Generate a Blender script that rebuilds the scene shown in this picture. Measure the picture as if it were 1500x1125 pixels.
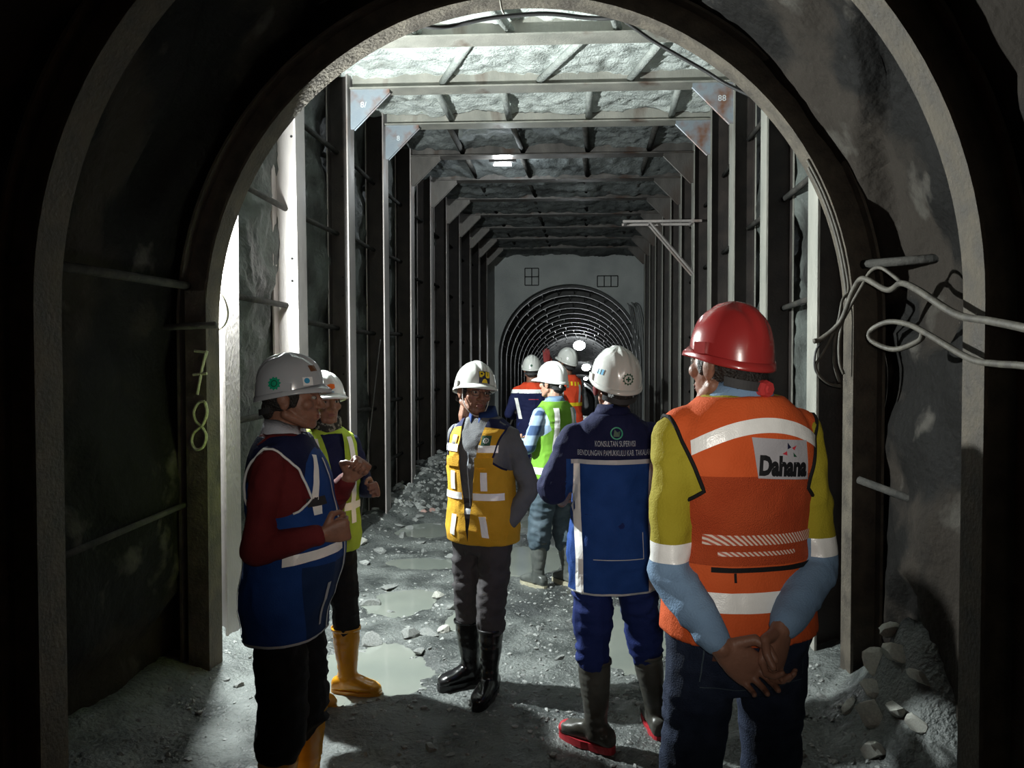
import bpy, bmesh, math, random
import numpy as np
from mathutils import Vector, Matrix
from mathutils.bvhtree import BVHTree

random.seed(7)
for o in list(bpy.data.objects):
    bpy.data.objects.remove(o, do_unlink=True)
SC = bpy.context.scene
COL = SC.collection
PI = math.pi

# ------------------------------------------------------------------ camera
CAM_H = 1.70
FPX = 1100.0
cam_d = bpy.data.cameras.new('camera')
cam = bpy.data.objects.new('camera', cam_d)
COL.objects.link(cam)
cam.location = (0, 0, CAM_H)
YAW = math.radians(3.0)
PITCH = math.radians(1.4)
cam.rotation_euler = (PI / 2 - PITCH, 0, YAW)
cam_d.sensor_width = 36.0
cam_d.lens = FPX / 1500 * 36
cam_d.shift_x = -47.0 / 1500
cam_d.clip_start = 0.05
cam_d.clip_end = 300
SC.camera = cam

# ------------------------------------------------------------------ world, light, exposure
SC.view_settings.view_transform = 'Standard'
SC.view_settings.look = 'None'
SC.view_settings.gamma = 1.0
SC.view_settings.exposure = 0.0
SC.view_settings.use_curve_mapping = False
wd = bpy.data.worlds.new('world')
SC.world = wd
wd.use_nodes = True
wd.node_tree.nodes['Background'].inputs[0].default_value = (1.0, 0.8, 0.62, 1)
wd.node_tree.nodes['Background'].inputs[1].default_value = 0.014


def add_light(name, kind, loc, power, color=(1, 1, 1), radius=0.05, **kw):
    l = bpy.data.lights.new(name, kind)
    l.energy = power
    l.color = color
    if kind in ('POINT', 'SPOT'):
        l.shadow_soft_size = radius
    for k, v in kw.items():
        setattr(l, k, v)
    o = bpy.data.objects.new(name, l)
    COL.objects.link(o)
    o.location = loc
    return o


# the photographer's phone flash, just above the lens
flash = add_light('phone_flash', 'SPOT', (0.02, -0.06, CAM_H + 0.05), 105, (1.0, 0.95, 0.86), 0.02,
                  spot_size=math.radians(63), spot_blend=1.0)
flash.rotation_euler = (math.radians(90), 0, math.radians(2))
# the work lamp just inside the chamber (its housing is built further down)
LAMP = Vector((-2.105, 4.275, 2.47))
work = add_light('work_lamp_light', 'POINT', LAMP, 860, (0.93, 1.0, 0.98), 0.03)


# ------------------------------------------------------------------ helpers
def W(px, py, y):
    """photograph pixel -> point of the place at distance y along the tunnel"""
    d = Vector(((px - 797.0) / FPX, 1.0, -(py - 562.5) / FPX))
    d = Matrix.Rotation(-PITCH, 3, 'X') @ d
    d = Matrix.Rotation(YAW, 3, 'Z') @ d
    return Vector((0, 0, CAM_H)) + d * (y / d.y)


def _hash(ix, iy, iz, seed):
    h = (ix * 374761393 + iy * 668265263 + iz * 2147483647 + seed * 1274126177) & 0xFFFFFFFF
    h = ((h ^ (h >> 13)) * 1274126177) & 0xFFFFFFFF
    h = h ^ (h >> 16)
    return (h & 0xFFFF).astype(np.float64) / 32767.5 - 1.0


def vnoise(P, seed=0):
    P = np.asarray(P, dtype=np.float64)
    I = np.floor(P).astype(np.int64)
    F = P - I
    U = F * F * F * (F * (F * 6 - 15) + 10)
    r = 0
    for dx in (0, 1):
        wx = U[:, 0] if dx else 1 - U[:, 0]
        for dy in (0, 1):
            wy = U[:, 1] if dy else 1 - U[:, 1]
            for dz in (0, 1):
                wz = U[:, 2] if dz else 1 - U[:, 2]
                r = r + wx * wy * wz * _hash(I[:, 0] + dx, I[:, 1] + dy, I[:, 2] + dz, seed)
    return r


def fbm(P, scale=1.0, octaves=4, seed=0, gain=0.5):
    P = np.asarray(P, dtype=np.float64) * scale
    a, s, r = 1.0, 0.0, 0
    for k in range(octaves):
        r = r + a * vnoise(P * (2.03 ** k) + k * 7.31, seed + k)
        s += a
        a *= gain
    return r / s


class MB:
    """collects vertices and faces of one mesh"""

    def __init__(self):
        self.v, self.f, self.m = [], [], []

    def add(self, verts, faces, mi=0):
        o = len(self.v)
        self.v.extend([tuple(p) for p in verts])
        self.f.extend([tuple(i + o for i in q) for q in faces])
        self.m.extend([mi] * len(faces))

    def loft(self, rings, cap=True, mi=0, closed=True):
        n = len(rings[0])
        vs = [p for r in rings for p in r]
        fs = []
        for k in range(len(rings) - 1):
            for i in range(n if closed else n - 1):
                j = (i + 1) % n
                fs.append((k * n + i, k * n + j, (k + 1) * n + j, (k + 1) * n + i))
        if cap:
            fs.append(tuple(range(n))[::-1])
            fs.append(tuple((len(rings) - 1) * n + i for i in range(n)))
        self.add(vs, fs, mi)

    def tube(self, pts, rad, n=8, cap=True, mi=0, flat=None):
        pts = [Vector(p) for p in pts]
        if not hasattr(rad, '__len__'):
            rad = [rad] * len(pts)
        rings = []
        up = None
        for i, p in enumerate(pts):
            t = (pts[min(i + 1, len(pts) - 1)] - pts[max(i - 1, 0)])
            if t.length < 1e-9:
                t = Vector((0, 0, 1))
            t.normalize()
            if up is None:
                up = Vector((0, 0, 1)) if abs(t.z) < 0.9 else Vector((1, 0, 0))
            a = t.cross(up)
            if a.length < 1e-6:
                a = t.orthogonal()
            a.normalize()
            b = a.cross(t).normalized()
            up = b
            rings.append([p + (a * math.cos(2 * PI * k / n) + b * math.sin(2 * PI * k / n)) * rad[i] for k in range(n)])
        self.loft(rings, cap, mi)

    def ellring(self, c, ax, ay, n=20, e=1.0):
        c, ax, ay = Vector(c), Vector(ax), Vector(ay)
        out = []
        for k in range(n):
            ct, st = math.cos(2 * PI * k / n), math.sin(2 * PI * k / n)
            ct = math.copysign(abs(ct) ** e, ct)
            st = math.copysign(abs(st) ** e, st)
            out.append(c + ax * ct + ay * st)
        return out

    def capsule(self, p0, p1, r0, r1, n=12):
        """tapered limb with round ends"""
        p0, p1 = Vector(p0), Vector(p1)
        t = (p1 - p0)
        L = t.length
        t = t / L if L > 1e-6 else Vector((0, 0, 1))
        a = t.orthogonal().normalized()
        b = t.cross(a)
        rings = []
        for k in (-85, -60, -30, 0):
            q = math.radians(k)
            rings.append(self.ellring(p0 + t * r0 * math.sin(q), a * r0 * math.cos(q), b * r0 * math.cos(q), n))
        for k in (0, 30, 60, 85):
            q = math.radians(k)
            rings.append(self.ellring(p1 + t * r1 * math.sin(q), a * r1 * math.cos(q), b * r1 * math.cos(q), n))
        self.loft(rings)

    def ellipsoid(self, c, r, n=16, m=10, R=None):
        c = Vector(c)
        rings = []
        for k in range(1, m):
            q = -PI / 2 + PI * k / m
            ring = []
            for i in range(n):
                p = Vector((r[0] * math.cos(q) * math.cos(2 * PI * i / n), r[1] * math.cos(q) * math.sin(2 * PI * i / n), r[2] * math.sin(q)))
                if R is not None:
                    p = R @ p
                ring.append(c + p)
            rings.append(ring)
        self.loft(rings)

    def box(self, c, s, R=None, mi=0):
        c = Vector(c)
        vs = []
        for z in (-.5, .5):
            for x, y in ((-.5, -.5), (.5, -.5), (.5, .5), (-.5, .5)):
                p = Vector((x * s[0], y * s[1], z * s[2]))
                vs.append(c + (R @ p if R is not None else p))
        self.add(vs, [(3, 2, 1, 0), (4, 5, 6, 7), (0, 1, 5, 4), (1, 2, 6, 5), (2, 3, 7, 6), (3, 0, 4, 7)], mi)

    def mesh(self, name='mesh'):
        me = bpy.data.meshes.new(name)
        me.from_pydata([tuple(p) for p in self.v], [], self.f)
        if any(self.m):
            me.polygons.foreach_set('material_index', self.m)
        me.update()
        return me


def fix_normals(me):
    bm = bmesh.new()
    bm.from_mesh(me)
    bmesh.ops.recalc_face_normals(bm, faces=bm.faces)
    bm.to_mesh(me)
    bm.free()


def obj(name, me, mats, parent=None, smooth=False, loc=None):
    if isinstance(me, MB):
        me = me.mesh(name)
        fix_normals(me)
    if not isinstance(mats, (list, tuple)):
        mats = [mats]
    if len(me.materials) == 0:
        for m in mats:
            me.materials.append(m)
    if smooth:
        me.polygons.foreach_set('use_smooth', [True] * len(me.polygons))
    o = bpy.data.objects.new(name, me)
    COL.objects.link(o)
    if parent is not None:
        o.parent = parent
    if loc is not None:
        o.location = loc
    return o


def tag(o, label=None, cat=None, group=None, kind=None):
    if label:
        o['label'] = label
    if cat:
        o['category'] = cat
    if group:
        o['group'] = group
    if kind:
        o['kind'] = kind
    return o


def empty(name, loc=(0, 0, 0), rz=0.0):
    o = bpy.data.objects.new(name, None)
    o.empty_display_size = 0.1
    COL.objects.link(o)
    o.location = loc
    o.rotation_euler = (0, 0, rz)
    return o


def struct(name, me, mats, smooth=False):
    o = obj(name, me, mats, None, smooth)
    o['kind'] = 'structure'
    return o


def catmull(pts, k=6):
    pts = [Vector(p) for p in pts]
    P = [pts[0]] + pts + [pts[-1]]
    out = []
    for i in range(1, len(P) - 2):
        for j in range(k):
            t = j / k
            a, b, c, d = P[i - 1], P[i], P[i + 1], P[i + 2]
            out.append(0.5 * ((2 * b) + (c - a) * t + (2 * a - 5 * b + 4 * c - d) * t * t + (3 * b - a - 3 * c + d) * t ** 3))
    out.append(pts[-1])
    return out


# ------------------------------------------------------------------ materials
def mat(name, col, col2=None, scale=6.0, rough=0.6, metal=0.0, bump=0.15, bscale=40.0, lo=0.35, hi=0.65,
        rough2=None, spec=0.5, stretch=(1, 1, 1), detail=6, col3=None, scale3=2.0, lo3=0.5, hi3=0.6, emit=None, estr=0.0,
        coat=0.0):
    m = bpy.data.materials.new(name)
    m.use_nodes = True
    nt = m.node_tree
    b = nt.nodes['Principled BSDF']
    b.inputs['Roughness'].default_value = rough
    b.inputs['Metallic'].default_value = metal
    b.inputs['Specular IOR Level'].default_value = spec
    b.inputs['Coat Weight'].default_value = coat
    b.inputs['Base Color'].default_value = (*col, 1)
    tc = nt.nodes.new('ShaderNodeTexCoord')
    mp = nt.nodes.new('ShaderNodeMapping')
    mp.inputs['Scale'].default_value = stretch
    nt.links.new(tc.outputs['Object'], mp.inputs['Vector'])
    last = None
    if col2 is not None:
        n = nt.nodes.new('ShaderNodeTexNoise')
        n.inputs['Scale'].default_value = scale
        n.inputs['Detail'].default_value = detail
        nt.links.new(mp.outputs[0], n.inputs['Vector'])
        r = nt.nodes.new('ShaderNodeMapRange')
        r.inputs['From Min'].default_value = lo
        r.inputs['From Max'].default_value = hi
        nt.links.new(n.outputs['Fac'], r.inputs['Value'])
        mx = nt.nodes.new('ShaderNodeMix')
        mx.data_type = 'RGBA'
        mx.inputs['A'].default_value = (*col, 1)
        mx.inputs['B'].default_value = (*col2, 1)
        nt.links.new(r.outputs[0], mx.inputs['Factor'])
        last = mx.outputs['Result']
        if rough2 is not None:
            rr = nt.nodes.new('ShaderNodeMapRange')
            rr.inputs['To Min'].default_value = rough
            rr.inputs['To Max'].default_value = rough2
            nt.links.new(r.outputs[0], rr.inputs['Value'])
            nt.links.new(rr.outputs[0], b.inputs['Roughness'])
    if col3 is not None:
        n = nt.nodes.new('ShaderNodeTexNoise')
        n.inputs['Scale'].default_value = scale3
        n.inputs['Detail'].default_value = 5
        nt.links.new(mp.outputs[0], n.inputs['Vector'])
        r = nt.nodes.new('ShaderNodeMapRange')
        r.inputs['From Min'].default_value = lo3
        r.inputs['From Max'].default_value = hi3
        nt.links.new(n.outputs['Fac'], r.inputs['Value'])
        mx = nt.nodes.new('ShaderNodeMix')
        mx.data_type = 'RGBA'
        if last is not None:
            nt.links.new(last, mx.inputs['A'])
        else:
            mx.inputs['A'].default_value = (*col, 1)
        mx.inputs['B'].default_value = (*col3, 1)
        nt.links.new(r.outputs[0], mx.inputs['Factor'])
        last = mx.outputs['Result']
    if last is not None:
        nt.links.new(last, b.inputs['Base Color'])
    if bump > 0:
        n2 = nt.nodes.new('ShaderNodeTexNoise')
        n2.inputs['Scale'].default_value = bscale
        n2.inputs['Detail'].default_value = 5
        nt.links.new(mp.outputs[0], n2.inputs['Vector'])
        bp = nt.nodes.new('ShaderNodeBump')
        bp.inputs['Strength'].default_value = bump
        bp.inputs['Distance'].default_value = 0.02
        nt.links.new(n2.outputs['Fac'], bp.inputs['Height'])
        nt.links.new(bp.outputs[0], b.inputs['Normal'])
    if emit is not None:
        b.inputs['Emission Color'].default_value = (*emit, 1)
        b.inputs['Emission Strength'].default_value = estr
    return m


M = {}
M['shotcrete'] = mat('shotcrete', (0.52, 0.56, 0.54), (0.68, 0.73, 0.70), 5, 0.85, bump=0.8, bscale=45, rough2=0.9,
                     col3=(0.20, 0.21, 0.19), scale3=1.7, lo3=0.60, hi3=0.70)
M['shotcrete_dark'] = mat('shotcrete_dark', (0.105, 0.117, 0.117), (0.19, 0.207, 0.204), 2.2, 0.8, bump=0.7, bscale=30, rough2=0.9,
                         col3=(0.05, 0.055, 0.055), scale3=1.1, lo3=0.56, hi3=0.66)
M['wall_wet'] = mat('wall_wet', (0.035, 0.038, 0.035), (0.11, 0.125, 0.115), 2.4, 0.55, bump=0.7, bscale=26, rough2=0.8,
                    col3=(0.016, 0.016, 0.015), scale3=0.9, lo3=0.52, hi3=0.60)
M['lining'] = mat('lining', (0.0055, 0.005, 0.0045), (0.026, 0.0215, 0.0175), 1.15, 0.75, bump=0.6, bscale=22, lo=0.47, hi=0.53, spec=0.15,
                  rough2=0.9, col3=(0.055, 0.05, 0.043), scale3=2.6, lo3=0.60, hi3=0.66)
M['end_wall'] = mat('end_wall', (0.42, 0.45, 0.45), (0.55, 0.58, 0.57), 1.5, 0.8, bump=0.3, bscale=30)
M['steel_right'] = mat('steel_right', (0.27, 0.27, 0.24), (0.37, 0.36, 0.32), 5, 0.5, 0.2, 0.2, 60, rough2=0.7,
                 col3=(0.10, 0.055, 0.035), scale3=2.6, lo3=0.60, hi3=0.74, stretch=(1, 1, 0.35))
M['steel'] = mat('steel', (0.34, 0.31, 0.30), (0.42, 0.385, 0.37), 5, 0.42, 0.35, 0.12, 60, rough2=0.6,
                 col3=(0.16, 0.085, 0.05), scale3=2.6, lo3=0.58, hi3=0.74, stretch=(1, 1, 0.35))
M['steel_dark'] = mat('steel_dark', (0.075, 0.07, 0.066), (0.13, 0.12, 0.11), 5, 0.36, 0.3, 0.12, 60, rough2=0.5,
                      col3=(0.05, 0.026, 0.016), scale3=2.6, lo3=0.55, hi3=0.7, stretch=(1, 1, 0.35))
M['steel_web_shade'] = mat('steel_web_shade', (0.022, 0.019, 0.018), (0.045, 0.036, 0.032), 5, 0.45, 0.1, 0.12, 60)  # post webs, darkened to paint in the shade between the flanges
M['gusset'] = mat('gusset', (0.26, 0.31, 0.36), (0.34, 0.38, 0.42), 4, 0.45, 0.3, 0.08, 60,
                  col3=(0.24, 0.11, 0.065), scale3=4.0, lo3=0.51, hi3=0.68)
M['rib'] = mat('rib', (0.042, 0.034, 0.026), (0.095, 0.080, 0.060), 9, 0.7, 0.0, 0.4, 55, rough2=0.9)
M['rib_far'] = mat('rib_far', (0.04, 0.04, 0.042), (0.10, 0.10, 0.10), 3, 0.55, 0.1, 0.1, 40)
M['far_lining'] = mat('far_lining', (0.045, 0.047, 0.05), (0.10, 0.105, 0.11), 2.2, 0.45, bump=0.6, bscale=14, rough2=0.7)
M['pipe'] = mat('pipe', (0.03, 0.03, 0.028), (0.06, 0.056, 0.05), 9, 0.85, 0.0, 0.4, 40, spec=0.15)
M['pipe_shot'] = mat('pipe_shot', (0.38, 0.41, 0.39), (0.5, 0.53, 0.5), 9, 0.85, 0.0, 0.7, 50)
M['mud'] = mat('mud', (0.050, 0.056, 0.055), (0.15, 0.163, 0.156), 3.2, 0.22, bump=0.9, bscale=48, lo=0.36, hi=0.62, rough2=0.62,
               col3=(0.045, 0.05, 0.05), scale3=1.3, lo3=0.54, hi3=0.64, detail=9)
M['puddle'] = mat('puddle', (0.17, 0.19, 0.17), (0.21, 0.225, 0.20), 2, 0.06, bump=0.02, bscale=9)
M['stone'] = mat('stone', (0.16, 0.17, 0.165), (0.30, 0.31, 0.30), 9, 0.55, bump=0.5, bscale=40)
M['stone_pale'] = mat('stone_pale', (0.40, 0.40, 0.36), (0.52, 0.52, 0.47), 9, 0.7, bump=0.5, bscale=40)
M['cable'] = mat('cable', (0.05, 0.044, 0.036), (0.10, 0.09, 0.072), 14, 0.6, bump=0.2)
M['cable_grey'] = mat('cable_grey', (0.20, 0.21, 0.21), (0.30, 0.31, 0.31), 14, 0.6, bump=0.2)
M['cable_white'] = mat('cable_white', (0.5, 0.48, 0.42), None, rough=0.5, bump=0)
M['cable_dark'] = mat('cable_dark', (0.03, 0.03, 0.03), None, rough=0.5, bump=0)
M['chalk'] = mat('chalk', (0.45, 0.47, 0.30), (0.30, 0.32, 0.2), 60, 0.9, bump=0.1)
M['mark'] = mat('mark', (0.02, 0.02, 0.02), None, rough=0.8, bump=0)
M['paint_white'] = mat('paint_white', (0.7, 0.75, 0.78), None, rough=0.7, bump=0)
M['hole'] = mat('hole', (0.008, 0.008, 0.008), None, rough=0.9, bump=0)
M['bulb'] = mat('bulb', (1, 1, 1), None, rough=0.3, bump=0, emit=(0.95, 1.0, 1.0), estr=60)
M['lamp_lens'] = mat('lamp_lens', (1, 1, 1), None, rough=0.3, bump=0, emit=(0.93, 1.0, 0.98), estr=60)
M['black_metal'] = mat('black_metal', (0.02, 0.02, 0.02), None, rough=0.5, bump=0.05)

# ------------------------------------------------------------------ the place: shared measures
AX, AR, AZ = -0.32, 1.70, 1.92          # tunnel centre line, radius, springing height
CL, CR, CZ = -2.13, 1.33, 4.27          # chamber: inner faces of the frames, underside of the beams
FY = [4.46 + 1.215 * i for i in range(11)]
FZ = [4.10, 4.14, 4.22, 4.28] + [4.28] * 7  # underside of each beam
END_Y = 18.0
SLOPE = -0.06


def arch_profile(n_leg=10, n_arc=40, off=0.0, z0=-0.15):
    """points (x,z) and outward normals of the horseshoe outline"""
    pts, nor = [], []
    for i in range(n_leg):
        pts.append((AX - AR - off, z0 + (AZ - z0) * i / n_leg))
        nor.append((-1, 0))
    for i in range(n_arc + 1):
        a = PI - PI * i / n_arc
        pts.append((AX + (AR + off) * math.cos(a), AZ + (AR + off) * math.sin(a)))
        nor.append((math.cos(a), math.sin(a)))
    for i in range(1, n_leg + 1):
        pts.append((AX + AR + off, AZ + (z0 - AZ) * i / n_leg))
        nor.append((1, 0))
    return pts, nor


def isection(D=0.2, B=0.2, tf=0.014, tw=0.012):
    """I profile: first coordinate depth from the inner face, second along the tunnel"""
    b, w = B / 2, tw / 2
    return [(0, -b), (0, b), (tf, b), (tf, w), (D - tf, w), (D - tf, b), (D, b), (D, -b), (D - tf, -b), (D - tf, -w), (tf, -w), (tf, -b)]


# ------------------------------------------------------------------ floor
PUDDLES = [(-1.22, 4.12, .34, .42), (-1.30, 5.35, .22, .32), (-.78, 4.98, .14, .2), (-1.72, 7.75, .46, .34), (-1.62, 8.9, .38, .5),
           (.28, 4.75, .22, .55), (-.50, 6.6, .30, .45), (-1.40, 6.38, .28, .20), (-.35, 8.1, .38, .3)]


def floor_h(X, Y):
    P = np.stack([X, Y, np.zeros_like(X)], 1)
    h = 0.020 * fbm(P, 1.3, 4, 3) + 0.030 * np.abs(fbm(P, 3.0, 5, 11)) ** 0.8 + 0.020 * np.abs(fbm(P, 15.0, 3, 21)) - 0.014
    h = h + 0.02 * np.maximum(0, fbm(P, 6.0, 2, 31) - 0.2)
    for (px, py, rx, ry) in PUDDLES:
        q = ((X - px) / rx) ** 2 + ((Y - py) / ry) ** 2 + 0.45 * fbm(P, 4.0, 3, 41)
        h = h - 0.055 * np.clip(1.35 - q, 0, 1)
    # trampled banks along both walls and the heap of spoil at the left
    h = h + 0.10 * np.clip((-1.85 - X) / 0.4, 0, 1) + 0.10 * np.clip((X - 1.1) / 0.4, 0, 1)
    heap = np.exp(-((X + 2.0) / 0.42) ** 2 - ((Y - 10.6) / 1.8) ** 2)
    h = h + heap * (0.36 + 0.14 * fbm(P, 5.0, 4, 55))
    h = h + np.exp(-((X - 1.56) / 0.19) ** 2 - ((Y - 3.5) / 0.34) ** 2) * (0.44 + 0.07 * fbm(P, 9.0, 3, 65))
    return h


def build_floor():
    xs = np.linspace(-2.75, 1.95, 190)
    ys = np.concatenate([np.linspace(-4.0, 1.6, 40, endpoint=False), np.linspace(1.6, 7.0, 250, endpoint=False), np.linspace(7.0, 18.2, 170)])
    XX, YY = np.meshgrid(xs, ys)
    Z = floor_h(XX.ravel(), YY.ravel())
    V = np.stack([XX.ravel(), YY.ravel(), Z], 1)
    nx = len(xs)
    F = [(r * nx + c, r * nx + c + 1, (r + 1) * nx + c + 1, (r + 1) * nx + c) for r in range(len(ys) - 1) for c in range(nx - 1)]
    me = bpy.data.meshes.new('floor')
    me.from_pydata(V.tolist(), [], F)
    return struct('floor', me, M['mud'], True)


build_floor()


def floor_z(x, y):
    return float(floor_h(np.array([x]), np.array([y]))[0])


# far tunnel floor, falling away
mb = MB()
n = 30
rows = []
for i in range(n + 1):
    y = 18.1 + (115 - 18.1) * (i / n) ** 2
    rows.append([(AX + (-1 + 2 * j / 8) * 1.95, y, SLOPE * (y - 18.1) + 0.04 * math.sin(j * 1.7 + i)) for j in range(9)])
mb.loft(rows, cap=False, closed=False)
struct('floor_far_tunnel', mb, M['mud'], True)

for i, (px, py, rx, ry) in enumerate(PUDDLES):
    mb = MB()
    ring = [(px + rx * 1.25 * math.cos(2 * PI * k / 24) * (1 + .12 * math.sin(3 * k + i)), py + ry * 1.25 * math.sin(2 * PI * k / 24) * (1 + .12 * math.cos(2 * k + i)), -0.0175 + 0.0008 * i) for k in range(24)]
    low = [(p[0], p[1], -0.09) for p in ring]
    mb.loft([low, ring])
    lab = ['wide muddy puddle at the toes of the yellow boots', 'milky puddle among broken slabs past the yellow boots', 'small milky puddle beside broken slabs on the open floor',
           'muddy pool lying along the foot of the left steel posts', 'far muddy pool beside the spoil heap', 'shallow grey puddle beside the navy trousers',
           'shallow puddle by the grey rubber boots with cream soles', 'thin puddle on the open floor short of the left posts', 'thin puddle lying beyond the man in the checked shirt'][i]
    tag(obj('puddle', mb, M['puddle']), lab, 'puddle', 'muddy puddles on the floor')


# ------------------------------------------------------------------ near tunnel lining (between the arch ribs)
RIB_Y = [4.0, 2.74, 1.49, 0.24, -1.0]


def lining_piece(name, i0, i1, pts, nor, ys, base, amp, m, seed):
    P, N = np.array(pts[i0:i1 + 1]), np.array(nor[i0:i1 + 1])
    ns, ny = len(P), len(ys)
    S = np.repeat(np.arange(ns), ny)
    Yv = np.tile(ys, ns)
    B = np.stack([P[S, 0], Yv, P[S, 1]], 1)
    d = base + amp * fbm(B, 1.1, 3, seed) + amp * 0.55 * fbm(B, 3.7, 4, seed + 9)
    # blocky over-break: steps like slabs that fell out
    st = fbm(B, 0.9, 2, seed + 20)
    d = d + amp * 0.9 * np.clip((st - 0.05) * 14, 0, 1)
    V = B + np.stack([N[S, 0] * d, 0 * d, N[S, 1] * d], 1)
    F = [(a * ny + b, a * ny + b + 1, (a + 1) * ny + b + 1, (a + 1) * ny + b) for a in range(ns - 1) for b in range(ny - 1)]
    me = bpy.data.meshes.new(name)
    me.from_pydata(V.tolist(), [], F)
    fix_normals(me)
    return struct(name, me, m, True)


pts, nor = arch_profile(36, 110)
ys = np.linspace(-4.0, 4.12, 190)
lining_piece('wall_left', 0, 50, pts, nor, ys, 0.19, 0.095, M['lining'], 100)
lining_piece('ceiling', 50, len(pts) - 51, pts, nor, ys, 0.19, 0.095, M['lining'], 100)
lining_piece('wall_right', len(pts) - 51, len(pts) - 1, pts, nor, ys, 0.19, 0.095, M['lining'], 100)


def arch_rib(y, D, B, m, nl, na, tz=0.0, name='arch_rib'):
    pts, nor = arch_profile(nl, na, z0=-0.2)
    sec = isection(D, B)
    mb = MB()
    rings = [[(p[0] + q[0] * s[0], s[1], p[1] + q[1] * s[0] + tz) for s in sec] for p, q in zip(pts, nor)]
    mb.loft(rings)
    return mb


rib_me = arch_rib(0, 0.16, 0.15, M['rib'], 4, 56).mesh('arch_rib')
fix_normals(rib_me)
bm = bmesh.new()
bm.from_mesh(rib_me)
bm.free()
rib_labels = ['earth-caked steel arch rib at the mouth of the square chamber, chalk mark on its leg',
              'brown dusty steel arch rib, second back from the chamber mouth',
              'steel arch rib, third back from the chamber mouth', 'steel arch rib, fourth back from the chamber mouth', 'steel arch rib, fifth back from the chamber mouth']
ribs = []
for y, lab in zip(RIB_Y, rib_labels):
    e = empty('arch_rib', (AX, y, 0))
    tag(e, lab, 'arch rib', 'arch ribs of the near tunnel')
    obj('steel_section', rib_me, M['rib'], e, loc=(-AX, 0, 0))
    ribs.append(e)

# chalk mark (a barred stroke over an 8) on the leg of the first rib, on the web facing the tunnel
def px_path(lst, y):
    return [W(a, b, y) for a, b in lst]


cy_ = 3.918
def on_web(lst, dx=0):
    out = []
    for a, b in lst:
        p = W(a, b, cy_)
        out.append(Vector((p.x - AX, cy_ - 4.0, p.z)))
    return out


mb = MB()
for path in ([(303, 514), (296, 540), (289, 578)], [(283, 549), (303, 547)], [(285, 514), (302, 516)],
             [(300, 588), (291, 590), (284, 603), (287, 617), (297, 627), (302, 640), (297, 655), (287, 658), (281, 648), (284, 634), (297, 622), (303, 604), (300, 588)]):
    mb.tube(catmull(on_web(path), 5), 0.0085, 6)
o_chalk = obj('chalk_mark', mb, M['chalk'], ribs[0])
# plate on the leg that carries the mark
mb = MB()
p0, p1 = W(279, 700, 3.925), W(304, 490, 3.925)
mb.box(((p0.x + p1.x) / 2 - AX - 0.012, 3.93 - 4.0, 1.0), (0.115, 0.02, 2.2))
obj('leg_plate', mb, M['rib'], ribs[0])

# tie pipes between the near ribs
def tie(parent, p, q, r=0.02, m='pipe'):
    mb = MB()
    L = parent.location
    mb.tube([Vector(p) - L, (Vector(p) + Vector(q)) / 2 - L, Vector(q) - L], r, 8)
    return obj('tie_pipe', mb, M[m], parent, True)


tie(ribs[0], (AX - AR - .11, 2.70, 2.10), (AX - AR - .11, 3.95, 2.13), 0.022)
tie(ribs[0], (AX - AR - .13, 2.70, 0.90), (AX - AR - .13, 3.95, 0.95), 0.016)
tie(ribs[0], (AX + AR + .34, 3.55, 2.20), (AX + AR + .05, 3.95, 2.22), 0.022)
tie(ribs[1], (AX - AR - .11, 1.52, 1.80), (AX - AR - .11, 2.58, 1.82), 0.022)
tie(ribs[0], (-2.32, 3.88, 1.90), W(316, 476, 3.908), 0.018)
tie(ribs[0], W(1258, 703, 3.92), (AX + AR + .36, 3.45, 1.0), 0.020)
# headwall between the arch and the larger chamber
pts_in, nn = arch_profile(10, 44, 0.155, z0=-0.2)
def outer_rect(k, x0, x1, z1, z0=-0.2):
    x, z = pts_in[k]
    dx, dz = nn[k]
    if abs(dz) < 1e-6:
        return (x0 if dx < 0 else x1, z)
    cx, cz = AX, AZ
    t = 1e9
    if dx < -1e-6: t = min(t, (x0 - cx) / dx)
    if dx > 1e-6: t = min(t, (x1 - cx) / dx)
    if dz > 1e-6: t = min(t, (z1 - cz) / dz)
    return (cx + dx * t, cz + dz * t)


def headwall(name, y0, y1, x0, x1, z1, m, off=0.155):
    global pts_in
    pts_in, _n = arch_profile(10, 44, off, z0=-0.2)
    rings = []
    for k in range(len(pts_in)):
        a, b = pts_in[k], outer_rect(k, x0, x1, z1)
        rings.append([(a[0], y0, a[1]), (b[0], y0, b[1]), (b[0], y1, b[1]), (a[0], y1, a[1])])
    mb = MB()
    mb.loft(rings)
    return struct(name, mb, m)


headwall('wall_headwall', 4.08, 4.13, -2.75, 1.95, 4.75, M['lining'])

# ------------------------------------------------------------------ square chamber shell
def rough_sheet(name, fn, us, vs, nrm, amp, m, seed, sc=1.6):
    U, V = np.meshgrid(us, vs)
    P = np.array([fn(u, v) for u, v in zip(U.ravel(), V.ravel())])
    d = amp * fbm(P, sc, 3, seed) + amp * 0.6 * fbm(P, sc * 4, 4, seed + 5) + 0.25 * amp * np.abs(fbm(P, sc * 14, 2, seed + 8))
    P = P + np.outer(d, np.array(nrm))
    nu = len(us)
    F = [(r * nu + c, r * nu + c + 1, (r + 1) * nu + c + 1, (r + 1) * nu + c) for r in range(len(vs) - 1) for c in range(nu - 1)]
    me = bpy.data.meshes.new(name)
    me.from_pydata(P.tolist(), [], F)
    fix_normals(me)
    return struct(name, me, m, True)


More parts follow.
